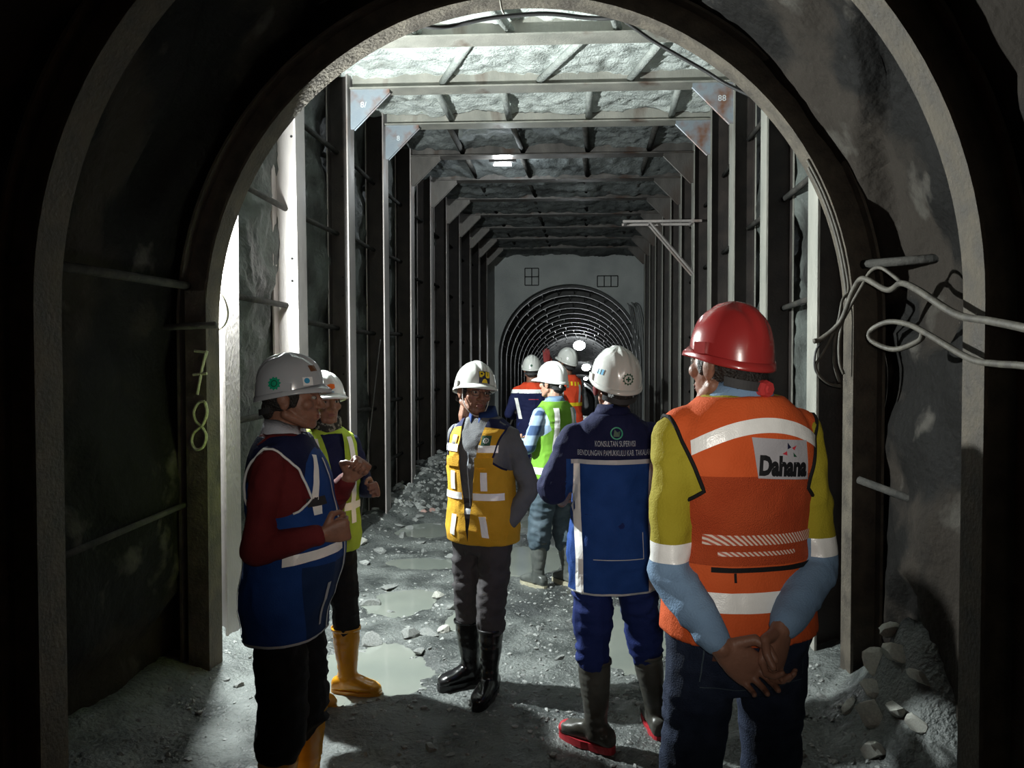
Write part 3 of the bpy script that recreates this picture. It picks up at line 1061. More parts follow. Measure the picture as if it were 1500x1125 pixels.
C['em_navy'] = mat('emblem_navy', (0.01, 0.012, 0.04), None, rough=0.5, bump=0)
C['em_black'] = mat('emblem_black', (0.004, 0.004, 0.006), None, rough=0.6, bump=0)
C['em_white'] = mat('emblem_white', (0.75, 0.76, 0.76), None, rough=0.5, bump=0)
C['em_patch'] = mat('emblem_patch', (0.40, 0.39, 0.42), None, rough=0.7, bump=0.1, bscale=200)
C['em_grey'] = mat('emblem_grey', (0.42, 0.46, 0.52), None, rough=0.6, bump=0)
C['em_blue'] = mat('emblem_blue', (0.03, 0.28, 0.5), None, rough=0.5, bump=0)
C['em_orange'] = mat('emblem_orange', (0.85, 0.16, 0.01), None, rough=0.5, bump=0)
C['em_red'] = mat('emblem_red', (0.5, 0.03, 0.05), None, rough=0.5, bump=0)
C['em_brown'] = mat('emblem_brown', (0.13, 0.05, 0.02), None, rough=0.5, bump=0)
C['glass_frame'] = mat('glasses_frame', (0.012, 0.01, 0.01), None, rough=0.3, bump=0)
C['glove_red'] = mat('glove_red', (0.24, 0.03, 0.03), None, rough=0.8, bump=0.2)


def plaid_material():
    m = bpy.data.materials.new('plaid_cloth')
    m.use_nodes = True
    nt = m.node_tree
    b = nt.nodes['Principled BSDF']
    b.inputs['Roughness'].default_value = 0.85
    tc = nt.nodes.new('ShaderNodeTexCoord')
    sep = nt.nodes.new('ShaderNodeSeparateXYZ')
    nt.links.new(tc.outputs['Object'], sep.inputs[0])

    def band(sock, freq, ph):
        a = nt.nodes.new('ShaderNodeMath'); a.operation = 'MULTIPLY_ADD'
        a.inputs[1].default_value = freq; a.inputs[2].default_value = ph
        nt.links.new(sock, a.inputs[0])
        s = nt.nodes.new('ShaderNodeMath'); s.operation = 'SINE'
        nt.links.new(a.outputs[0], s.inputs[0])
        g = nt.nodes.new('ShaderNodeMapRange')
        g.inputs['From Min'].default_value = -0.12; g.inputs['From Max'].default_value = 0.12
        nt.links.new(s.outputs[0], g.inputs['Value'])
        return g.outputs[0]
    sm = nt.nodes.new('ShaderNodeMath'); sm.operation = 'ADD'
    nt.links.new(sep.outputs['X'], sm.inputs[0]); nt.links.new(sep.outputs['Y'], sm.inputs[1])
    h, v = band(sep.outputs['Z'], 42, 0.0), band(sm.outputs[0], 42, 0.5)
    ad = nt.nodes.new('ShaderNodeMath'); ad.operation = 'ADD'
    nt.links.new(h, ad.inputs[0]); nt.links.new(v, ad.inputs[1])
    cr = nt.nodes.new('ShaderNodeMapRange')
    cr.inputs['From Max'].default_value = 2.0
    nt.links.new(ad.outputs[0], cr.inputs['Value'])
    mx = nt.nodes.new('ShaderNodeMix'); mx.data_type = 'RGBA'
    mx.inputs['A'].default_value = (0.42, 0.55, 0.68, 1)
    mx.inputs['B'].default_value = (0.035, 0.075, 0.17, 1)
    nt.links.new(cr.outputs[0], mx.inputs['Factor'])
    nt.links.new(mx.outputs['Result'], b.inputs['Base Color'])
    return m


C['plaid'] = plaid_material()


def hatch_material():
    """orange netting lying over a reflective strip: slanting dashes"""
    m = bpy.data.materials.new('netted_tape')
    m.use_nodes = True
    nt = m.node_tree
    b = nt.nodes['Principled BSDF']
    b.inputs['Roughness'].default_value = 0.5
    tc = nt.nodes.new('ShaderNodeTexCoord')
    w = nt.nodes.new('ShaderNodeTexWave')
    w.wave_type = 'BANDS'
    w.bands_direction = 'DIAGONAL'
    w.inputs['Scale'].default_value = 55
    w.inputs['Distortion'].default_value = 1.0
    nt.links.new(tc.outputs['Object'], w.inputs['Vector'])
    r = nt.nodes.new('ShaderNodeMapRange')
    r.inputs['From Min'].default_value = 0.45; r.inputs['From Max'].default_value = 0.6
    nt.links.new(w.outputs['Fac'], r.inputs['Value'])
    mx = nt.nodes.new('ShaderNodeMix'); mx.data_type = 'RGBA'
    mx.inputs['A'].default_value = (0.45, 0.075, 0.03, 1)
    mx.inputs['B'].default_value = (0.72, 0.60, 0.52, 1)
    nt.links.new(r.outputs[0], mx.inputs['Factor'])
    nt.links.new(mx.outputs['Result'], b.inputs['Base Color'])
    return m


C['netted'] = hatch_material()


# ------------------------------------------------------------------ people: mesh tools
def remesh(mb, voxel, smooth=2, name='part'):
    me = mb.mesh('tmp')
    fix_normals(me)
    o = bpy.data.objects.new('tmp', me)
    COL.objects.link(o)
    r = o.modifiers.new('r', 'REMESH')
    r.mode = 'VOXEL'
    r.voxel_size = voxel
    r.use_smooth_shade = True
    if smooth:
        s = o.modifiers.new('s', 'SMOOTH')
        s.factor = 0.5
        s.iterations = smooth
    bpy.context.view_layer.update()
    dg = bpy.context.evaluated_depsgraph_get()
    out = bpy.data.meshes.new_from_object(o.evaluated_get(dg))
    out.name = name
    bpy.data.objects.remove(o, do_unlink=True)
    bpy.data.meshes.remove(me)
    out.materials.clear()
    return out


def wrinkle(me, amp, sc, seed, z0=-9, z1=9):
    n = len(me.vertices)
    co = np.zeros(n * 3)
    no = np.zeros(n * 3)
    me.vertices.foreach_get('co', co)
    me.vertices.foreach_get('normal', no)
    co, no = co.reshape(-1, 3), no.reshape(-1, 3)
    q = co * np.array(sc)
    q = q + 0.6 * np.stack([vnoise(co * 9, seed + 50), vnoise(co * 9, seed + 51), vnoise(co * 9, seed + 52)], 1)
    d = 0.75 - 1.9 * np.abs(vnoise(q, seed)) + 0.5 * vnoise(q * 2.1, seed + 3)
    co = co + no * (amp * d)[:, None]
    me.vertices.foreach_set('co', co.ravel())
    me.update()


def join_meshes(ms, name):
    V, F = [], []
    off = 0
    for me in ms:
        n = len(me.vertices)
        co = np.zeros(n * 3)
        me.vertices.foreach_get('co', co)
        V.append(co.reshape(-1, 3))
        F.extend([tuple(i + off for i in p.vertices) for p in me.polygons])
        off += n
        bpy.data.meshes.remove(me)
    out = bpy.data.meshes.new(name)
    out.from_pydata(np.concatenate(V).tolist(), [], F)
    out.polygons.foreach_set('use_smooth', [True] * len(F))
    return out


def paint(me, planes, fn=None, drop=None):
    """split faces along planes so that colour fields and cut edges are clean"""
    bm = bmesh.new()
    bm.from_mesh(me)
    for co, no in planes:
        bmesh.ops.bisect_plane(bm, geom=bm.verts[:] + bm.edges[:] + bm.faces[:], plane_co=co, plane_no=no, dist=1e-5)
    if drop:
        kill = [f for f in bm.faces if drop(f.calc_center_median())]
        bmesh.ops.delete(bm, geom=kill, context='FACES')
    if fn:
        for f in bm.faces:
            f.material_index = fn(f.calc_center_median())
    for f in bm.faces:
        f.smooth = True
    bm.to_mesh(me)
    bm.free()
    return me


def bvh_of(me):
    return BVHTree.FromPolygons([v.co.copy() for v in me.vertices], [tuple(p.vertices) for p in me.polygons])


def quad_grid(p00, p10, p11, p01, nu, nv):
    vs = []
    for j in range(nv + 1):
        for i in range(nu + 1):
            u, v = i / nu, j / nv
            vs.append(((1 - u) * (1 - v) * p00[0] + u * (1 - v) * p10[0] + u * v * p11[0] + (1 - u) * v * p01[0],
                       (1 - u) * (1 - v) * p00[1] + u * (1 - v) * p10[1] + u * v * p11[1] + (1 - u) * v * p01[1]))
    fs = [(j * (nu + 1) + i, j * (nu + 1) + i + 1, (j + 1) * (nu + 1) + i + 1, (j + 1) * (nu + 1) + i) for j in range(nv) for i in range(nu)]
    return vs, fs


def rect(u0, u1, v0, v1, nu=10, nv=3):
    return quad_grid((u0, v0), (u1, v0), (u1, v1), (u0, v1), nu, nv)


def disc(cu, cv, r, n=20, hole=0.0):
    vs = [(cu + r * math.cos(2 * PI * k / n), cv + r * math.sin(2 * PI * k / n)) for k in range(n)]
    if hole:
        vs += [(cu + hole * math.cos(2 * PI * k / n), cv + hole * math.sin(2 * PI * k / n)) for k in range(n)]
        return vs, [(k, (k + 1) % n, n + (k + 1) % n, n + k) for k in range(n)]
    vs.append((cu, cv))
    return vs, [(k, (k + 1) % n, n) for k in range(n)]


def gear(cu, cv, r, teeth=11, hole=0.0):
    n = teeth * 4
    rr = [r if (k % 4) in (0, 1) else r * 0.82 for k in range(n)]
    vs = [(cu + rr[k] * math.cos(2 * PI * k / n), cv + rr[k] * math.sin(2 * PI * k / n)) for k in range(n)]
    if hole:
        vs += [(cu + hole * math.cos(2 * PI * k / n), cv + hole * math.sin(2 * PI * k / n)) for k in range(n)]
        return vs, [(k, (k + 1) % n, n + (k + 1) % n, n + k) for k in range(n)]
    vs.append((cu, cv))
    return vs, [(k, (k + 1) % n, n) for k in range(n)]


def poly(pts):
    return list(pts), [tuple(range(len(pts)))]


def txt(s, size, cu=0, cv=0, xs=1.0, bold=0.0, shear=0.0):
    me = text_mesh(s, size, bold, xs, shear=shear)
    r = [(v.co.x + cu, v.co.y + cv) for v in me.vertices], [tuple(p.vertices) for p in me.polygons]
    bpy.data.meshes.remove(me)
    return r


def wrap(bvh, shape, origin, U, N, off=0.002, V=None):
    """lay a flat shape onto a surface: cast along -N from the plane at origin"""
    U, N = Vector(U).normalized(), Vector(N).normalized()
    V = Vector(V).normalized() if V is not None else N.cross(U).normalized()
    mb = MB()
    out = []
    for (u, v) in shape[0]:
        p = Vector(origin) + U * u + V * v
        h = bvh.ray_cast(p + N * 0.35, -N)
        if h[0] is None:
            h = bvh.find_nearest(p)
        q, nn = h[0], h[1]
        if nn.dot(N) < 0:
            nn = -nn
        out.append(q + (nn * 0.5 + N * 0.5) * off)
    mb.add(out, shape[1])
    me = mb.mesh('wrap')
    return me


def ring_wrap(bvh, c, ex, ez, z0, z1, a0, a1, n=40, nz=3, off=0.002, slant=None):
    """band round a body, between two angles (degrees, 0 = +x, 90 = front)"""
    mb = MB()
    vs = []
    for j in range(nz + 1):
        for i in range(n + 1):
            a = math.radians(a0 + (a1 - a0) * i / n)
            zz = z0 + (z1 - z0) * j / nz + (slant(a) if slant else 0)
            d = Vector((math.cos(a), math.sin(a), 0))
            p = Vector((c[0], c[1], zz))
            h = bvh.ray_cast(p + d * 0.6, -d)
            q = h[0] if h[0] is not None else p + d * 0.16
            vs.append(q + d * off)
    fs = [(j * (n + 1) + i, j * (n + 1) + i + 1, (j + 1) * (n + 1) + i + 1, (j + 1) * (n + 1) + i) for j in range(nz) for i in range(n)]
    mb.add(vs, fs)
    return mb.mesh('band')


TORSO = [(.78, .155, .108, -.012), (.86, .172, .124, -.014), (.95, .166, .118, -.006), (1.03, .156, .110, 0.0), (1.12, .158, .114, .006),
         (1.22, .168, .120, .006), (1.30, .172, .117, .0), (1.36, .162, .104, -.008), (1.405, .136, .088, -.014), (1.437, .098, .072, -.018), (1.46, .072, .064, -.016), (1.49, .058, .058, -.010)]


def torso_at(z):
    T = TORSO
    if z <= T[0][0]:
        return T[0][1:]
    for k in range(len(T) - 1):
        if T[k][0] <= z <= T[k + 1][0]:
            t = (z - T[k][0]) / (T[k + 1][0] - T[k][0])
            return tuple(T[k][i] * (1 - t) + T[k + 1][i] * t for i in (1, 2, 3))
    return T[-1][1:]


def torso_rings(mb, z0, z1, inf, belly=0.0, flare=0.0, e=0.9, top_inf=None, n=15, wide=0.0):
    rings = []
    for k in range(n + 1):
        z = z0 + (z1 - z0) * k / n
        a, b, yo = torso_at(z)
        w = math.exp(-((z - 1.02) / .14) ** 2)
        fl = flare * max(0, (1.12 - z) / 0.35)
        i = inf if top_inf is None else inf + (top_inf - inf) * max(0, (z - 1.2) / 0.25)
        rings.append(mb.ellring((0, yo + belly * w * .6, z), (a + i + fl + wide, 0, 0), (0, b + i + belly * w * .6 + fl, 0), 28, e))
    mb.loft(rings)


def hand(mb, wrist, d, thumb, side, curl=(0.3, 0.35, 0.25), thumb_in=0.3, sc=1.0, spread=0.0):
    """palm, four separate fingers of unequal length and a thumb from the side of the palm"""
    w, d = Vector(wrist), Vector(d).normalized()
    t = Vector(thumb)
    t = (t - d * t.dot(d)).normalized()
    n = d.cross(t) * (-1 if side > 0 else 1)
    rings = []
    for (f, hw, hh) in ((-0.03, .021, .018), (0.0, .026, .020), (.025, .034, .019), (.055, .041, .0175), (.085, .042, .015), (.096, .038, .011)):
        rings.append(mb.ellring(w + d * f * sc, t * hw * sc, n * hh * sc, 16, 0.8))
    mb.loft(rings)
    for k, (o, L, r) in enumerate(((.031, .074, .0088), (.0105, .082, .0090), (-.0105, .076, .0086), (-.031, .060, .0078))):
        p = w + (d * (.088 - 0.004 * abs(k - 1)) + t * o) * sc
        dirv = (d + t * spread * (1.5 - k)).normalized()
        ang = 0
        for j, fr in enumerate((.45, .30, .25)):
            ang += curl[j] * (1 + 0.08 * k)
            dv = dirv * math.cos(ang) + n * math.sin(ang)
            q = p + dv * L * fr * sc
            mb.capsule(p, q, r * (1 - .08 * j) * sc, r * (1 - .08 * (j + 1)) * sc, 10)
            p = q
    p = w + (d * .022 + t * .026 + n * .004) * sc
    a = 0
    for j, (L, r) in enumerate(((.042, .0135), (.033, .0105), (.027, .0092))):
        dv = (d * (.55 + .25 * j) + t * (.80 - (.45 + thumb_in) * j) + n * (.25 + thumb_in * .9 * j)).normalized()
        q = p + dv * L * sc
        mb.capsule(p, q, r * sc, r * .92 * sc, 10)
        p = q


def head_mesh(mb, X):
    """face towards +y; X maps head space to the body"""
    R = X.to_3x3()

    def E(c, r):
        mb.ellipsoid(X @ Vector(c), r, 20, 14, R)

    def K(a, b, r0, r1):
        mb.capsule(X @ Vector(a), X @ Vector(b), r0, r1, 10)
    E((0, -.012, .022), (.075, .096, .090))
    E((0, .030, -.020), (.064, .064, .085))
    E((0, .042, -.058), (.052, .050, .055))
    E((0, .066, -.094), (.030, .026, .021))
    for s in (-1, 1):
        K((s * .058, -.005, -.060), (s * .026, .062, -.094), .019, .018)
        E((s * .042, .062, -.022), (.024, .024, .022))
        E((s * .031, .084, .022), (.024, .013, .009))
        E((s * .013, .100, -.032), (.0095, .012, .008))
        E((s * .076, -.008, -.016), (.009, .019, .030))
        E((s * .083, -.016, -.006), (.007, .018, .022))
    K((0, .090, .010), (0, .112, -.026), .0085, .0125)
    E((0, .088, -.056), (.026, .014, .012))
    E((0, .088, -.072), (.022, .013, .010))
    K((0, -.022, -.050), (0, -.028, -.135), .056, .060)


def hat_parts(X, parent, m, brim_m=None, tilt=0.0, visor=0.046, sc=1.0, strap=True, knob=None, dz=0.0):
    X = X @ Matrix.Rotation(tilt, 4, 'X')
    z0, a, b, h = 0.030 + dz, 0.106 * sc, 0.130 * sc, 0.128 * sc
    nt, nr = 80, 18
    rows = []
    for j in range(nr + 1):
        t = j / nr * 0.995
        r = (1 - t ** 2.25) ** (1 / 2.1)
        row = []
        for i in range(nt):
            th = 2 * PI * i / nt
            x, y = a * r * math.cos(th), b * r * math.sin(th)
            z = z0 + h * t
            rid = 0.0
            for cx, wd, hh in ((0, .020, .009), (.040, .010, .0035), (-.040, .010, .0035)):
                rid = max(rid, hh * max(0, min(1, (1 - abs(x - cx) / wd) * 2.2)))
            rid *= max(0, min(1, (t - 0.25) * 3.5))
            row.append(X @ Vector((x * (1 + rid * 1.5), y * (1 + rid * 2.0) - .008, z + rid - .020 * (1 - math.sin(th)) * (1 - t) ** 2)))
        rows.append(row)
    mb = MB()
    mb.loft(rows, cap=False)
    top = len(mb.v)
    mb.add(rows[-1], [tuple(range(nt))])
    me = mb.mesh('hard_hat')
    bm = bmesh.new(); bm.from_mesh(me)
    bmesh.ops.remove_doubles(bm, verts=bm.verts, dist=1e-5)
    bmesh.ops.recalc_face_normals(bm, faces=bm.faces)
    bm.to_mesh(me); bm.free()
    hat = obj('hard_hat', me, m, parent, True)
    mb = MB()
    rings = []
    for i in range(nt + 1):
        th = 2 * PI * i / nt
        c, s = math.cos(th), math.sin(th)
        ext = 0.005 + visor * max(0, s) ** 2.6
        drop = 0.012 * max(0, s) ** 2 + 0.004 + .020 * (1 - s)
        x0, y0 = a * 0.985 * c, b * 0.985 * s - .008
        x1, y1 = (a + ext * (0.75 if s > 0 else 1)) * c, (b + ext) * s - .008
        rings.append([X @ Vector(p) for p in ((x0, y0, z0 + .012 - .020 * (1 - s)), (x1 * .98, y1 * .985, z0 - drop * .6), (x1, y1, z0 - drop), (x1, y1, z0 - drop - .0045), (x0 * .985, y0 * .985, z0 - .004 - .020 * (1 - s)))])
    mb.loft(rings, cap=False)
    obj('brim', mb, brim_m or m, hat, True)
    mb = MB()
    rings = []
    for k in range(25):
        th = PI * 1.16 + PI * .68 * k / 24
        p = Vector((.088 * math.cos(th), .104 * math.sin(th) - .012, -.030 - .022 * abs(math.sin(th))))
        o_ = Vector((math.cos(th), math.sin(th), 0)) * .0025
        rings.append([X @ (p + o_ + Vector((0, 0, .011))), X @ (p + o_ - Vector((0, 0, .011))), X @ (p - o_ - Vector((0, 0, .011))), X @ (p - o_ + Vector((0, 0, .011)))])
    mb.loft(rings)
    obj('headband', mb, C['strap'] if knob is None else C['strap'], hat)
    if knob is not None:
        mb = MB()
        q = X @ Vector((0.0, -.120, -.056))
        dv = (X.to_3x3() @ Vector((0, -1, 0))).normalized()
        mb.tube([q - dv * .012, q + dv * .002, q + dv * .012], [.020, .021, .018], 8)
        mb.tube([q + dv * .012, q + dv * .016], [.012, .010], 8)
        obj('ratchet_knob', mb, knob, hat)
    for s in (-1, 1):
        mb = MB()
        mb.box((X @ Vector((s * (a + .001), .005, z0 + .004))), (.010, .036, .028), X.to_3x3())
        obj('slot', mb, m, hat)
    return hat, me, X


def boot_parts(parent, ankle, knee, yaw, m, sole_m, tall=0.37, toe_m=None, seed=0):
    ax, ay = ankle[0], ankle[1]
    Rz = Matrix.Rotation(yaw, 3, 'Z')
    f, s = Rz @ Vector((0, 1, 0)), Rz @ Vector((1, 0, 0))
    base = Vector((ax, ay, 0))
    mb = MB()
    A = base + Vector((0, 0, .085))
    K = Vector(knee)
    ax_dir = (K - A).normalized()
    rings = []
    for (h, r) in ((-.045, .048), (.0, .050), (.06, .049), (.13, .058), (.21, .066), (.27, .069), (tall - .085, .071)):
        rings.append(mb.ellring(A + ax_dir * h, s * r * .95, f * r * 1.08, 18))
    mb.loft(rings)
    rings = []
    for (y, w, hgt) in ((-.088, .022, .055), (-.075, .036, .075), (-.03, .041, .100), (.02, .041, .105), (.06, .043, .088), (.11, .047, .068), (.15, .046, .058), (.175, .036, .046), (.188, .018, .034)):
        rings.append(mb.ellring(base + f * y + Vector((0, 0, .018 + hgt / 2)), s * w, Vector((0, 0, hgt / 2)), 16, 0.75))
    mb.loft(rings)
    me = remesh(mb, .007, 3, 'boot')
    wrinkle(me, .0018, (14, 14, 40), seed)
    bt = obj('boot', me, m, parent, True)
    mb = MB()
    out = []
    for k in range(28):
        th = 2 * PI * k / 28
        y = .142 * math.sin(th) + .05
        w = (.047 if y > .05 else .041) * (abs(math.cos(th)) ** .6) * (1 if math.cos(th) > 0 else -1)
        out.append((w, y))
    mb.loft([[base + s * x * 1.04 + f * y * 1.0 + Vector((0, 0, z)) for x, y in out] for z in (-.004, .028)])
    obj('sole', mb, sole_m, bt)
    if toe_m:
        mb = MB()
        mb.ellipsoid(base + f * .158 + Vector((0, 0, .042)), (.044, .036, .030), 14, 8, Rz)
        obj('toe_cap', mb, toe_m, bt, True)
    mb = MB()
    c = A + ax_dir * (tall - .085)
    rr = [mb.ellring(c + ax_dir * h, s * r * .95, f * r * 1.08, 20) for h, r in ((-.012, .072), (-.012, .0745), (.003, .0745), (.003, .072))]
    mb.loft(rr, cap=False)
    obj('rim', mb, m, bt, True)
    return bt


def person(spec):
    S = spec
    sc = S['H'] / 1.70
    e = empty('person', (S['loc'][0], S['loc'][1], S.get('z', 0.0)), math.radians(S['face'] - 90))
    e.scale = (sc, sc, sc)
    ca, sa = math.cos(e.rotation_euler.z), math.sin(e.rotation_euler.z)
    lev = []
    for fx, fy in (S.get('anL', (-.11, 0)), S.get('anR', (.11, 0))):
        for ox, oy in ((0, -.06), (0, .05), (0, .14)):
            ux, uy = (fx + ox) * sc, (fy + oy) * sc
            lev.append(floor_z(S['loc'][0] + ca * ux - sa * uy, S['loc'][1] + sa * ux + ca * uy))
    e.location.z = max(-.035, sum(lev) / len(lev) - .002)
    tag(e, S['label'], 'person', 'people standing in the tunnel')
    seed = S.get('seed', 1)
    sh = {s: Vector((s * .163, -.012, 1.350)) for s in (-1, 1)}
    el = {-1: Vector(S['elL']), 1: Vector(S['elR'])}
    wr = {-1: Vector(S['wrL']), 1: Vector(S['wrR'])}
    an = {-1: Vector((*S.get('anL', (-.11, 0)), .085)), 1: Vector((*S.get('anR', (.11, 0)), .085))}
    hip = {s: Vector((s * .088, -.01, .89)) for s in (-1, 1)}
    kn = {}
    for s in (-1, 1):
        m_ = (hip[s] + an[s]) * .5
        kn[s] = Vector((m_.x, m_.y + S.get('knee', .025), .475))
    toe = {-1: math.radians(S.get('toeL', 10)), 1: math.radians(S.get('toeR', -10))}
    piv = Vector((S.get('hx', 0), -.012 + S.get('hy', 0), 1.495 + S.get('neck', 0)))
    X = Matrix.Translation(piv) @ Matrix.Rotation(math.radians(S.get('hyaw', 0)), 4, 'Z') @ Matrix.Rotation(math.radians(S.get('hpitch', 0)), 4, 'X') \
        @ Matrix.Rotation(math.radians(S.get('hroll', 0)), 4, 'Y') @ Matrix.Translation((0, .022, .100))
    # ---- body
    mb = MB()
    head_mesh(mb, X)
    mb.capsule((0, -.02, 1.40), piv + Vector((0, -.008, .02)), .062, .056)
    parts = [remesh(mb, S.get('vox', .0038), 2)]
    for s in (-1, 1):
        mb = MB()
        h = S['handR' if s > 0 else 'handL']
        hand(mb, wr[s], h[0], h[1], s, h[2] if len(h) > 2 else (.3, .35, .25), h[3] if len(h) > 3 else .3)
        dv = (wr[s] - el[s]).normalized()
        mb.capsule(wr[s] - dv * .07, wr[s] + dv * .005, .023, .023)
        parts.append(remesh(mb, S.get('vox', .0038), 2))
    mb = MB()
    torso_rings(mb, .84, 1.45, -0.008)
    for s in (-1, 1):
        mb.capsule(sh[s], el[s], .045, S.get('el_r', .034))
        mb.capsule(el[s], wr[s], S.get('el_r', .034), .022)
        mb.capsule(hip[s], kn[s], .070, .046)
        mb.capsule(kn[s], an[s], .046, .034)
    parts.append(remesh(mb, .013, 2))
    body = obj('body', join_meshes(parts, 'body'), S.get('skin', C['skin']), e, True)
    # ---- face details
    for s in (-1, 1):
        mb = MB()
        mb.ellipsoid(X @ Vector((s * .031, .0835, .003)), (.0125, .0095, .0075), 12, 8, X.to_3x3())
        ey = obj('eye', mb, C['eye'], body, True)
        mb = MB()
        mb.ellipsoid(X @ Vector((s * .031, .0900, .003)), (.0062, .0042, .0062), 10, 8, X.to_3x3())
        obj('iris', mb, C['iris'], body, True)
        mb = MB()
        mb.tube([X @ Vector((s * .014, .096, .021)), X @ Vector((s * .030, .0965, .026)), X @ Vector((s * .047, .086, .022))], [.003, .0042, .002], 6)
        obj('eyebrow', mb, C['hair'], body, True)
    mb = MB()
    mb.ellipsoid(X @ Vector((0, .0975, -.0595)), (.023, .0075, .0042), 14, 8, X.to_3x3())
    mb.ellipsoid(X @ Vector((0, .0965, -.0685)), (.020, .0080, .0052), 14, 8, X.to_3x3())
    obj('lips', remesh(mb, .002, 1), C['lips'], body, True)
    mb = MB()
    mb.ellipsoid(X @ Vector((0, -.020, .018)), (.0805, .094, .094), 20, 12, X.to_3x3())
    mb.ellipsoid(X @ Vector((0, -.066, -.045)), (.056, .040, .052), 16, 10, X.to_3x3())
    for s in (-1, 1):
        mb.ellipsoid(X @ Vector((s * .066, .022, -.004)), (.0125, .016, .034), 10, 8, X.to_3x3())
    hm = remesh(mb, .006, 1)
    wrinkle(hm, .0015, (60, 60, 30), seed)
    obj('hair', hm, C['hair'], e, True)
    ctx = {'e': e, 'X': X, 'sh': sh, 'el': el, 'wr': wr}
    # ---- trousers
    mb = MB()
    tz = S.get('tuck', .31)
    rings = []
    for z in (.74, .80, .87, .94, 1.0, 1.04):
        a, b, yo = torso_at(z)
        k = max(0, min(1, (z - .74) / .1))
        rings.append(mb.ellring((0, yo, z), (a * (.75 + .25 * k) + .010, 0, 0), (0, b * (.8 + .2 * k) + .010, 0), 24, .9))
    mb.loft(rings)
    loose = S.get('loose', .012)
    for s in (-1, 1):
        mb.capsule(hip[s] + Vector((0, 0, -.02)), kn[s], .090 + loose * .3, .060 + loose)
        t = (an[s] - kn[s])
        k = (kn[s].z - tz) / (kn[s].z - an[s].z)
        end = kn[s] + t * k
        mb.capsule(kn[s], kn[s] * .4 + end * .6, .060 + loose, .058 + loose)
        mb.capsule(kn[s] * .4 + end * .6, end, .058 + loose, .045 + loose * S.get('cuff', .25))
    me = remesh(mb, .009, 3)
    wrinkle(me, S.get('twr', .0055), (9, 9, 22), seed + 1)
    ctx['trousers_me'] = me
    ctx['trousers'] = obj('trousers', me, S['trousers'], e, True)
    # ---- boots
    for s in (-1, 1):
        ctx['boot%d' % s] = boot_parts(e, an[s], kn[s], toe[s], S['boot'], S.get('sole', S['boot']), S.get('tall', .37), S.get('toe_m'), seed + s)
    # ---- shirt
    mb = MB()
    torso_rings(mb, S.get('shirt_hem', .93), 1.452, .011, S.get('belly', 0) * .8, S.get('shirt_flare', 0))
    al = S.get('sleeve', 1.0)
    lo = S.get('sleeve_loose', .008)
    for s in (-1, 1):
        mb.capsule(Vector((s * .08, -.012, 1.390)), sh[s], .046, .052 + lo * .3)
        if al >= .5:
            mb.capsule(sh[s], el[s], .050 + lo, .043 + lo)
            k = (al - .5) * 2
            w = el[s] + (wr[s] - el[s]) * k
            mb.capsule(el[s], (el[s] + w) / 2, .043 + lo, .040 + lo)
            dv = (w - el[s]).normalized()
            mb.capsule((el[s] + w) / 2, w - dv * .02, .040 + lo, .031 + lo * .7)
        else:
            w = sh[s] + (el[s] - sh[s]) * (al * 2)
            mb.capsule(sh[s], w, .052 + lo, .056 + lo * 1.3)
    me = remesh(mb, .008, 3)
    wrinkle(me, S.get('swr', .0045), (13, 13, 17), seed + 2)
    ctx['shirt_me'] = me
    if 'shirt_paint' in S:
        paint(me, *S['shirt_paint'])
    ctx['shirt'] = obj('jacket' if S.get('jacket') else 'shirt', me, S['shirt'], e, True)
    # ---- collar
    if S.get('collar'):
        mb = MB()
        rings = []
        open_ = math.radians(S.get('collar_open', 28))
        ch = S.get('collar_h', 0.0)
        for k in range(33):
            a = PI / 2 + open_ + (2 * PI - 2 * open_) * k / 32
            c, s_ = math.cos(a), math.sin(a)
            o_ = .012 * max(0, s_)
            rings.append([Vector((c * r0, s_ * r1 - .016, z)) for r0, r1, z in ((.063 + o_, .066 + o_, 1.490 + ch - .030 * max(0, s_)), (.074 + o_, .076 + o_, 1.466 - .036 * max(0, s_)), (.084 + o_, .082 + o_, 1.443 - .05 * max(0, s_)), (.064, .064, 1.440 - .035 * max(0, s_)))])
        mb.loft(rings)
        me = mb.mesh('collar'); fix_normals(me)
        ctx['collar'] = obj('collar', me, S['collar'], e, True)
    # ---- vest
    if S.get('vest'):
        mb = MB()
        torso_rings(mb, S.get('hem', .86), 1.449, S.get('vinf', .026), S.get('belly', 0), S.get('flare', .012), top_inf=.020, n=18)
        for s in (-1, 1):
            mb.capsule(Vector((s * .085, -.012, 1.392)), Vector((s * S.get('vsh', .138), -.012, 1.366)), .048, .056)
        me = remesh(mb, .0075, 3)
        wrinkle(me, S.get('vwr', .004), (9, 9, 11), seed + 4)
        ctx['vest_bvh'] = bvh_of(me)
        x0, kx = S.get('armhole', (.140, .20))
        ctx['armhole'] = (x0, kx)
        n_ = Vector((1, 0, -kx))
        paint(me, [((x0, 0, 1.28), (1, 0, -kx)), ((-x0, 0, 1.28), (-1, 0, -kx)), ((.13, 0, 1.235), (.9, 0, 1)), ((-.13, 0, 1.235), (-.9, 0, 1))], None,
              lambda p: p.z + .9 * abs(p.x) > 1.235 + .9 * .13 and abs(p.x) > x0 + kx * (p.z - 1.28))
        if 'vest_paint' in S:
            paint(me, *S['vest_paint'])
        ctx['vest_me'] = me
        ctx['vest'] = obj('vest', me, S['vest'], e, True)
    else:
        ctx['vest_bvh'] = bvh_of(ctx['shirt_me'])
        ctx['vest'] = ctx['shirt']
    # ---- hard hat
    hat, hme, HX = hat_parts(X, e, S['hat'], tilt=math.radians(S.get('hat_tilt', 0)), visor=S.get('visor', .038), sc=S.get('hat_sc', 1.0), knob=S.get('knob'), dz=S.get('hat_dz', 0.0))
    ctx.update(hat=hat, hat_bvh=bvh_of(hme), HX=HX)
